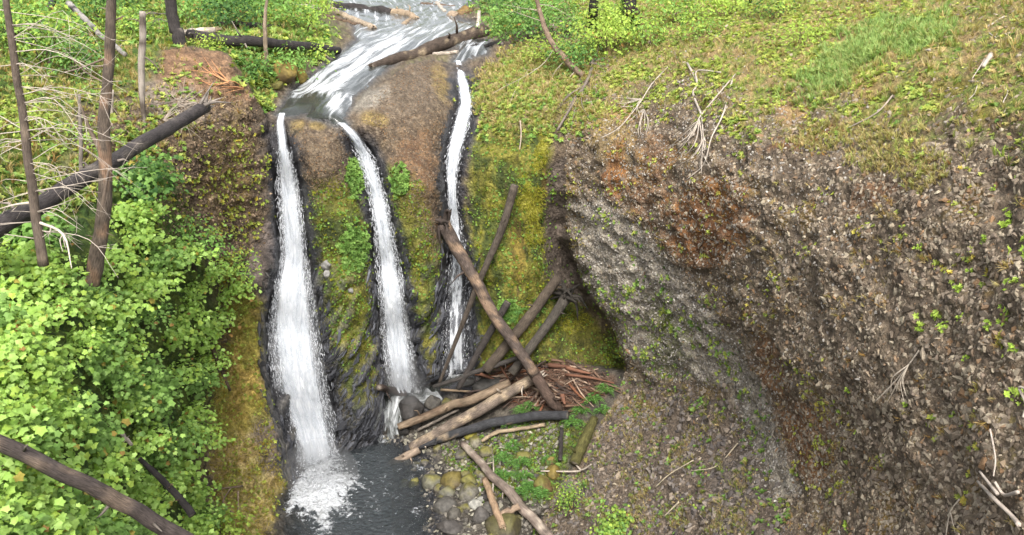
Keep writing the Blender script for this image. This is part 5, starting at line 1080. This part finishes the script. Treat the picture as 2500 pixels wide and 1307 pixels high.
for (x, y, a_, l_, w_, lb_) in [(1365, 893, 4, 50, 14, 'bright orange brown slab of split wood on the debris heap'), (1412, 905, 14, 60, 12, 'reddish split log slab beside the orange slab on the heap'), (1376, 976, 75, 22, 14, 'small red brown block of rotten wood below the heap'), (1440, 925, 10, 120, 8, 'long red brown pole at the right end of the heap'), (1130, 956, 4, 110, 7, 'pale stick lying level behind the tan barked log'), (1230, 905, 60, 60, 8, 'reddish stick standing out of the heap behind the leaning logs'), (1190, 920, 20, 40, 10, 'orange rotten wood lump at the foot of the leaning logs')]:
    stick(x, y, a_, l_, w_, srgb('684838') if 'orange' in lb_ or 'red' in lb_ else TAN, lb_, None, .05, .5)
# fine litter of the heap
n_ = 1500; hm = sstep(-8, 8, sdpoly(PX, PY, heap))*fl; pos, nrm, _, _ = scatter(hm, n_, rw_)
R = frames(nrm*.3+rw_.normal(size=(n_, 3))*np.array([1, .5, .25]), rw_.random(n_)*6.28)*np.stack([rw_.uniform(.008, .02, n_)]*2+[rw_.uniform(.1, .45, n_)], 1)[:, None, :]
v, f, c = instance(OCT_V, OCT_F, R, pos+nrm*rw_.uniform(.0, .35, (n_, 1)), pal(['5e483a', '74584a', '4a3c34', '8a7462', '664434'], n_, rw_))
tag(link('wood_litter', mesh_np('wood_litter', v, f, c, False), M_TWIG), 'splintered bark and twigs of the debris heap', 'wood litter', None, 'stuff')
# standing snags
def branch_mesh(p0, d, L_, r0, col, droop=.3, kids=4, seed=0, wig=.12, kl=.4):
    rr = np.random.default_rng(seed); d = d/np.linalg.norm(d)
    mid_ = p0+d*L_*.5+rr.normal(size=3)*L_*wig*.5; end = p0+d*L_+np.array([0, 0, -droop*L_])+rr.normal(size=3)*L_*wig
    path = catmull([p0, mid_, end], 9); out = [tube(path, [r0, r0*.7, r0*.25], 5, col)]; tw = []
    for k in range(kids):
        i = rr.integers(2, 8); q = d*.6+rr.normal(size=3)*.7; q /= np.linalg.norm(q); l2 = L_*kl*rr.uniform(.4, 1)
        e = path[i]+q*l2+np.array([0, 0, -droop*l2*.8]); tw.append(tube(catmull([path[i], (path[i]+e)/2+rr.normal(size=3)*l2*.08, e], 5), [r0*.5, r0*.15], 4, col))
    v, f, c = merge(out); return mesh_np('branch', v, f, c, True), [mesh_np('twig', *q, True) for q in tw]
def snag(pts, widths, col, label, name='dead_tree', branches=(), patches=None, rough=.1, bcol=None, roots=0):
    ws = np.interp(np.linspace(0, 1, len(pts)), np.linspace(0, 1, len(widths)), widths); P_ = [at(*q) for q in pts]; rad = [w*.5*((p-CAM)@FW)/FPX for p, w in zip(P_, ws)]
    P_ = [P_[0]]+[p+rw_.normal(size=3)*np.array([.28, .2, 0])*r_ for p, r_ in zip(P_[1:], rad[1:])]
    o = empty(name, P_[0], label, 'dead tree'); me, path, rr = trunk_mesh(P_, rad, np.asarray(col), 12, rough, PALE*.7, rw_.uniform(0, 50), patches=patches); part('trunk', me, M_BARK if np.mean(col) < .15 else M_WOOD, o)
    for k, (fr, dx, dz, dyy, L_, r0, droop, kids) in enumerate(branches):
        i = int(fr*(len(path)-1)); bmsh, tws = branch_mesh(path[i], np.array([dx, dyy, dz]), L_, r0, np.asarray(bcol if bcol is not None else col), droop, kids, int(rw_.integers(1e6)))
        bo = part('branch', bmsh, M_TWIG, o)
        for q in tws: part('twig', q, M_TWIG, o).parent = bo
    return o
snag([(212, 748, 25.8), (235, 620, 25.8), (255, 500, 25.8), (258, 300, 25.8), (262, 150, 25.7), (276, -60, 25.6)], [40, 37, 33, 28, 25, 22], srgb('5f544a'), 'tall brown dead tree with peeling bark standing in the maple thicket', patches=(srgb('8a705c'), .15), rough=.18, bcol=srgb('6e6054'),
     branches=[(.36, .16, .55, -.1, 1.5, .10, -.2, 0), (.54, -.30, 1.0, -.05, 1.5, .09, -.12, 0), (.75, -.7, .3, .2, 1.2, .03, .1, 3), (.82, -.9, -.5, .1, 1.8, .035, .15, 2), (.9, .6, .3, 0, .6, .03, 0, 1)]+[(rw_.uniform(.2, .95), rw_.choice([-1, 1])*rw_.uniform(.5, 1), rw_.uniform(-.2, .5), rw_.uniform(-.6, .2), rw_.uniform(.25, .6), .025, .1, 0) for _ in range(10)])
BW = srgb('b2a699')
brs = []
for k in range(64):
    s = -1 if rw_.random() < .3 else 1
    brs.append((rw_.uniform(.12, .97), s*rw_.uniform(.6, 1.0), rw_.uniform(-.25, .35), rw_.uniform(-.5, .4), rw_.uniform(.9, 2.9), rw_.uniform(.008, .016), rw_.uniform(.12, .5), int(rw_.integers(2, 6))))
snag([(106, 648, 22.6), (85, 500, 22.6), (60, 330, 22.6), (38, 180, 22.5), (8, -40, 22.4)], [25, 22, 20, 18, 15], srgb('665a50'), 'leaning grey dead conifer hung with long bleached drooping twigs', patches=(srgb('8a7a6a'), .2), bcol=BW, branches=brs+[(.22, .9, -.35, -.3, 1.6, .05, .25, 4), (.26, -.9, -.1, -.2, 1.0, .04, .1, 2)])
snag([(353, 314, 37.2), (346, 200, 37.2), (344, 120, 37.2), (347, 28, 37.2)], [9, 16, 17, 15], srgb('9a9086'), 'slim pale dead stem with a broken dark top on the ledge', patches=(srgb('5a5048'), .08), bcol=srgb('6a5f56'), branches=[(.95, .6, .4, 0, .8, .03, .2, 4), (.9, -.6, .3, 0, .7, .03, .2, 4), (.66, .8, -.6, 0, .9, .05, .1, 0), (.2, 1, .1, 0, 2.8, .02, .0, 2), (.18, 1, -.1, .2, 2.4, .018, .3, 2)])
snag([(440, 114, 47.6), (429, 60, 47.7), (418, -40, 47.8)], [34, 28, 27], BURNT*1.2, 'thick charred trunk standing at the back of the left ledge', patches=(GREY*.6, .25), bcol=GREY*.6, branches=[(.5, -.8, .3, 0, 1.6, .03, .2, 5), (.7, -.9, .1, 0, 1.8, .03, .2, 5)])
snag([(198, 430, 29.5), (196, 330, 29.6), (194, 230, 29.7)], [10, 9, 7], GREY, 'thin grey dead stem behind the tall brown tree')
snag([(270, 330, 36.5), (270, 220, 36.5)], [12, 9], srgb('a09488'), 'short pale dead stem right behind the tall brown tree')
snag([(650, 165), (645, 80, 48.5), (650, 30, 48.5), (655, -30, 48.5)], [11, 10, 8, 6], srgb('8a7a68'), 'slender crooked dead stem in front of the long charred log')
snag([(30, 90), (20, 30, 44), (12, -60, 44)], [30, 28, 26], BURNT*1.3, 'charred trunk at the top left corner behind the twigs')
snag([(118, 40, 49), (140, -40, 49)], [16, 14], srgb('4a4a50'), 'dark distant trunk at the top left, behind the leafy bush')
snag([(1450, 68), (1446, 20, 51.5), (1440, -80, 51.5)], [24, 23, 22], BURNT*.9, 'straight black charred trunk above the bright bush', branches=[])
snag([(1556, 58), (1548, 10, 52), (1540, -80, 52)], [34, 30, 30], BURNT*1.3, 'thick charred trunk with brown flanks at the top of the slope', patches=(srgb('6a4a38'), .1))
snag([(1528, 40), (1526, -60, 54)], [18, 18], BURNT, 'narrow dark trunk just left of the thick charred trunk')
snag([(1424, 184), (1385, 148, 47.3), (1345, 100, 47.6), (1322, 50, 48.0), (1306, -20, 48.3)], [14, 16, 13, 12, 9], srgb('7a6858'), 'bare curved tree leaning out over the brow right of the falls', bcol=srgb('a09484'),
     branches=[(.12, -.5, -.9, -.5, 2.2, .03, .1, 4), (.45, -.8, -.7, -.4, 2.8, .03, .25, 5), (.85, -.8, .1, -.2, 1.6, .02, .2, 4), (.9, .8, -.1, -.2, 1.6, .02, .2, 4), (.75, -.9, .3, 0, 1.8, .02, .1, 5), (.3, -.7, -.9, -.3, 1.8, .02, .2, 3), (.98, -.9, .4, 0, 1.8, .02, 0, 4)])
snag([(1830, 12), (1838, -40, 46)], [9, 9], BURNT, 'short dark stem at the top edge of the right slope')
# dead branches lying on the right slope and cliff
def dead_branch(lines, col, label, name='dead_branch', lift=.25):
    first = at(lines[0][0][0][0], lines[0][0][0][1]); o = empty(name, first, label, 'branch'); 
    for pts, w in lines:
        P_ = [at(x, y, None, lift+.12*math.sin(i*1.7+x)) for i, (x, y) in enumerate(pts)]; rad = [q*.5*((p-CAM)@FW)/FPX for p, q in zip(P_, np.interp(np.linspace(0, 1, len(P_)), [0, 1], w))]
        n = len(P_)*5; path = catmull(P_, n); v, f, c = tube(path, np.interp(np.linspace(0, 1, n), np.linspace(0, 1, len(rad)), rad), 5, np.asarray(col), .1); part('limb', mesh_np('limb', v, f, c, True), M_TWIG, o)
def fan(x, y, ang, spread, n, ln, w):
    out = []
    for k in range(n):
        a = math.radians(ang+rw_.uniform(-spread, spread)); l_ = ln*rw_.uniform(.4, 1.0); b_ = rw_.uniform(-.3, .3)
        out.append(([(x, y), (x+math.cos(a)*l_*.5, y+math.sin(a)*l_*.5), (x+math.cos(a+b_)*l_, y+math.sin(a+b_)*l_)], [w, w*.35]))
    return out
WH = srgb('a89d90')
dead_branch([([(1795, 180), (1755, 235), (1705, 285), (1690, 330)], [4, 5]), ([(1790, 195), (1770, 280), (1740, 340), (1715, 400), (1680, 440)], [5, 3]), ([(1678, 155), (1700, 200), (1690, 225), (1708, 275)], [6, 6]), ([(1700, 200), (1705, 178), (1760, 178)], [5, 4]), ([(1710, 280), (1712, 330), (1722, 390)], [5, 2])]+fan(1705, 290, 115, 28, 12, 130, 3.5)+fan(1715, 330, 100, 25, 8, 110, 3), WH, 'large bleached dead branch with drooping limbs on the right slope')
dead_branch(fan(1560, 235, 150, 60, 8, 80, 3)+fan(1570, 265, 110, 40, 8, 80, 3)+[([(1630, 155), (1590, 205), (1560, 255), (1510, 310), (1470, 340)], [3, 3])], WH*.95, 'pale tangle of dead twigs left of the large bleached branch')
dead_branch([([(1445, 165), (1430, 200), (1395, 260), (1360, 318)], [10, 6])]+fan(1425, 205, 125, 30, 9, 120, 3.5)+fan(1440, 160, -30, 25, 6, 80, 3), srgb('6a6058'), 'dark dead bough hanging down the brow below the leaning tree')
dead_branch([([(1290, 170), (1260, 220), (1245, 260)], [3, 2]), ([(1335, 115), (1290, 150), (1240, 210)], [4, 2]), ([(1270, 295), (1272, 330), (1268, 365)], [4, 3])], srgb('a09080'), 'thin bare twigs hanging over the brow beside the thinnest waterfall')
dead_branch([([(2195, 137), (2245, 126), (2272, 128)], [5, 7])], WH, 'short white stick lying in the upper right grass', 'dead_stick')
dead_branch([([(2398, 160), (2420, 132)], [10, 14]), ([(2405, 145), (2370, 185)], [4, 2])], WH, 'white splintered stump on the upper right slope', 'dead_stick')
dead_branch([([(2410, 60), (2450, 35)], [5, 5]), ([(2400, 68), (2430, 88)], [4, 3])], WH*.9, 'forked pale stick at the upper right corner', 'dead_stick')
dead_branch([([(2180, 235), (2140, 275), (2065, 310)], [5, 3])], srgb('94887c'), 'grey stick lying down the slope in the middle right', 'dead_stick')
dead_branch([([(2360, 190), (2390, 195), (2400, 205)], [3, 3]), ([(2430, 195), (2455, 215), (2450, 258)], [4, 3]), ([(2385, 200), (2380, 235), (2355, 265)], [3, 2])], WH*.85, 'curved pale twigs in the grass at far right', 'dead_stick')
dead_branch([([(2235, 855), (2215, 890), (2180, 940), (2150, 980)], [4, 3])]+fan(2215, 890, 115, 16, 8, 110, 2.5), srgb('b0a494'), 'spray of thin dead twigs on the rubble in the lower right')
dead_branch([([(2385, 1175), (2440, 1215), (2470, 1260), (2490, 1282)], [8, 14]), ([(2410, 1155), (2450, 1210)], [6, 10]), ([(2445, 1180), (2460, 1210), (2500, 1205)], [8, 10]), ([(2430, 1050), (2440, 1120), (2436, 1165)], [5, 4])], srgb('a89c90'), 'split charred and bleached stump at the lower right edge', 'dead_stump', .3)
dead_branch([([(2495, 950), (2480, 945), (2490, 985), (2500, 1020)], [6, 8])], WH, 'short crooked white stick at the right edge', 'dead_stick')
dead_branch([([(2320, 1215), (2310, 1250), (2300, 1307)], [4, 3]), ([(2312, 1250), (2325, 1300)], [3, 2])], srgb('a89c8c'), 'forked thin twig standing on rubble near the bottom right', 'dead_stick')
dead_branch([([(1700, 1130), (1640, 1160), (1600, 1190)], [3, 2]), ([(1800, 1080), (1740, 1130), (1690, 1150)], [3, 2]), ([(1660, 1228), (1620, 1260)], [5, 3])], srgb('b0a48c'), 'dry stalks lying across the lower slope')
dead_branch([([(1320, 1150), (1400, 1148), (1412, 1140)], [4, 6]), ([(1440, 1130), (1412, 1140), (1400, 1125)], [4, 5])], WH*.9, 'pale forked stick at the foot of the lower slope', 'dead_stick')
dead_branch([([(1203, 1110), (1205, 1160), (1202, 1210)], [4, 5])], WH*.9, 'thin upright pale stick beside the diagonal grey log', 'dead_stick', .6)
dead_branch([([(560, 1190), (545, 1230), (570, 1262)], [4, 5]), ([(590, 1188), (520, 1195)], [6, 4]), ([(580, 1200), (575, 1250)], [6, 4])], srgb('7a6a58'), 'brown dead sticks on the mossy bank at the bottom')
dead_branch(fan(420, 250, 20, 60, 10, 110, 2.5)+fan(400, 290, -10, 40, 10, 140, 2.5)+fan(480, 250, 150, 50, 8, 100, 2.5), srgb('9a8e80'), 'mat of dead grey twigs on the left ledge')
dead_branch(fan(560, 200, 200, 30, 9, 120, 3)+fan(600, 215, 190, 20, 6, 90, 3), srgb('b0805a'), 'orange brown dead needles and sticks on the brow of the left ledge')
# ------------------------------------------------------------------ boulders
def icos(sub):
    bm = bmesh.new(); bmesh.ops.create_icosphere(bm, subdivisions=sub, radius=1.0); v = np.array([q.co[:] for q in bm.verts]); f = np.array([[q.index for q in fc.verts] for fc in bm.faces]); bm.free(); return v, f
ICO = icos(3)
def boulder(px, py, wpx, hpx, col, label, group=None, moss=0, mosscol='646030', seed=None, y=None, lift=.55, sharp=.22, name='boulder'):
    seed = rw_.uniform(0, 99) if seed is None else seed
    g_ = at(px, py+hpx*.3, y); t = (g_-CAM)@FW; a, c_ = wpx*.5*t/FPX, hpx*.5*t/FPX
    cen = at(px, py, None if y is None else y); d = CAM-cen; d /= np.linalg.norm(d); cen = cen+d*min(a, c_)*.22
    v = ICO[0].copy(); nz = fbm(v*1.1+seed, 3); v = v*(1+sharp*2.1*nz)[:, None]
    rr = np.random.default_rng(int(seed*100))
    for k in range(13):                   # planed facets
        n = rr.normal(size=3); n /= np.linalg.norm(n); h = rr.uniform(.62, .92); ex = np.clip(v@n-h, 0, None); v = v-ex[:, None]*n*.8
    v = v*np.array([a, (a+c_)*.5, c_*1.05]); an = rr.normal()*.12; R = np.array([[math.cos(an), 0, -math.sin(an)], [0, 1, 0], [math.sin(an), 0, math.cos(an)]]); v = v@R.T
    c = np.ones((len(v), 3))*np.asarray(col)*.85*(1+.6*fbm(v*5+seed, 4))[:, None]
    if moss:
        up = v[:, 2]/c_; mm = sstep(.35-moss, .95-moss, up*.6+fbm(v*2.2+seed*2, 3)*.7)[:, None]; c = c*(1-mm)+srgb(mosscol)*(1+.3*fbm(v*9, 2))[:, None]*mm
    b0 = cen-np.array([0, 0, c_*.8]); me = mesh_np(name, v+(cen-b0), ICO[1], np.clip(c, .01, .8), True); o = link(name, me, M_BOULD, None, b0)
    return tag(o, label, 'boulder', group)
DK, MG, LG = srgb('3c3937'), srgb('59554f'), srgb('9c988e')
boulder(1004, 996, 70, 66, DK*.9, 'large round dark boulder at the foot of the middle waterfall', sharp=.3, seed=3.3)
boulder(1055, 985, 40, 40, MG*.8, 'wet grey boulder right of the large round dark boulder', sharp=.35)
boulder(985, 1046, 34, 34, DK*.8, 'dark boulder under the lower end of the tan barked log')
boulder(1015, 1035, 34, 28, DK, 'small dark boulder behind the tan barked log')
boulder(1090, 985, 34, 26, MG*.8, 'mossy stone under the tan barked log', moss=.4)
boulder(690, 180, 88, 62, srgb('5c4c30'), 'big orange moss covered boulder left of the cascade', moss=.6, mosscol='6f5f2c', seed=7.1)
boulder(730, 190, 40, 40, srgb('7a6a34'), 'yellow mossy boulder touching the cascade', moss=.5, mosscol='7a6a2c')
boulder(672, 208, 50, 22, srgb('6a6434'), 'low mossy stone in front of the big orange boulder', moss=.5)
boulder(1136, 32, 62, 40, srgb('5f4a34'), 'orange lichen covered boulder at the far creek edge', moss=.4, mosscol='705a30', sharp=.35)
boulder(1105, 40, 36, 24, srgb('94826e'), 'pale stone left of the far orange boulder')
boulder(1055, 1178, 60, 52, srgb('68665a'), 'pale grey green boulder at the edge of the bar', moss=.25, mosscol='6e6a3c')
boulder(1105, 1180, 64, 54, srgb('564c38'), 'brown mossy boulder between the pale and the speckled boulders', moss=.5, mosscol='5f552c')
boulder(1142, 1204, 54, 54, srgb('68645c'), 'speckled rounded boulder in the middle of the bar', moss=.15)
boulder(1145, 1175, 50, 34, srgb('54503a'), 'flat mossy stone behind the speckled boulder', moss=.5)
boulder(1092, 1204, 48, 36, srgb('64625a'), 'grey stone with green tinge below the brown mossy boulder', moss=.2)
boulder(1010, 1180, 28, 36, srgb('4a4a2a'), 'small green mossy boulder at the pool edge', moss=.6)
boulder(986, 1180, 34, 26, srgb('5a5848'), 'low stone left of the small green boulder in the water', moss=.2)
boulder(1086, 1236, 70, 42, srgb('56534e'), 'dark grey angular boulder below the green tinged stone', sharp=.35)
boulder(1108, 1258, 40, 40, srgb('57534c'), 'grey brown boulder below the dark angular one')
boulder(1158, 1232, 40, 28, srgb('94928a'), 'white stone in the middle of the bar', sharp=.3)
boulder(1172, 1220, 22, 20, srgb('8e8c84'), 'small white stone touching the white stone')
boulder(1170, 1196, 16, 14, srgb('b0aea4'), 'tiny pale stone beside the tan log end')
boulder(1105, 1290, 74, 34, srgb('4c4845'), 'flat dark slab at the bottom of the bar', sharp=.4)
boulder(1175, 1265, 50, 56, srgb('504c48'), 'dark boulder left of the largest mossy boulder', sharp=.3)
boulder(1200, 1240, 50, 40, srgb('5c5852'), 'grey boulder behind the tan log end')
boulder(1232, 1290, 100, 80, srgb('4c4638'), 'largest mossy boulder on the bar, at the bottom', moss=.45, mosscol='504c2c', sharp=.18, seed=12.2)
boulder(995, 1128, 30, 22, srgb('605c56'), 'grey stone in the water near the pale log end')
boulder(1130, 1110, 40, 30, MG, 'grey boulder just left of the diagonal log', moss=.2)
boulder(1160, 1080, 34, 40, srgb('827c6c'), 'upright pale boulder below the dark bowed log', moss=.25)
boulder(1150, 1062, 40, 20, srgb('6a6424'), 'yellow mossy stone under the dark bowed log', moss=.7, mosscol='726c28')
boulder(1190, 1105, 44, 30, srgb('6e6858'), 'brownish stone beside the ferns', moss=.3)
boulder(1350, 1155, 40, 38, srgb('54482c'), 'orange mossy boulder by the lower slope', moss=.6, mosscol='6f6030')
boulder(1345, 1128, 30, 26, srgb('54482c'), 'smaller orange mossy boulder above the other one', moss=.6, mosscol='6f6030')
boulder(1325, 1185, 50, 46, srgb('6a5638'), 'brown boulder among ferns near the lower slope', moss=.35)
boulder(1280, 1115, 40, 26, srgb('6c6a44'), 'mossy stone half hidden by ferns', moss=.5)
boulder(1190, 940, 90, 46, srgb('34322f'), 'wide dark boulder at the foot of the thinnest waterfall', sharp=.3)
boulder(1140, 935, 50, 30, srgb('3a3835'), 'dark wet boulder left of the debris heap')
rb = np.random.default_rng(31)
for k in range(64):
    x, y = rb.uniform(985, 1300), rb.uniform(1060, 1320)
    if sdpoly(np.array([x]), np.array([y]), [(990, 1100), (1100, 1050), (1200, 1080), (1240, 1200), (1300, 1320), (1080, 1320), (1040, 1220)])[0] < 0: continue
    s = rb.uniform(12, 30); cc_ = [DK, MG, srgb('7c776c'), srgb('58524a'), srgb('6a6450')][rb.integers(0, 5)]
    boulder(x, y, s*rb.uniform(1, 1.4), s*rb.uniform(.7, 1), cc_, 'small rounded grey cobble lying between the boulders of the bar', 'cobbles of the gravel bar', moss=rb.uniform(0, .25), name='cobble')
for (x, y, w, h, l_) in [(792, 650, 30, 30, 'flat grey slab sticking out of the left rib moss'), (795, 668, 20, 24, 'lower grey slab under the flat slab on the left rib'), (860, 712, 20, 16, 'small pale slab low on the left rib')]:
    boulder(x, y, w, h, srgb('84827e'), l_, sharp=.45, name='jutting_rock')
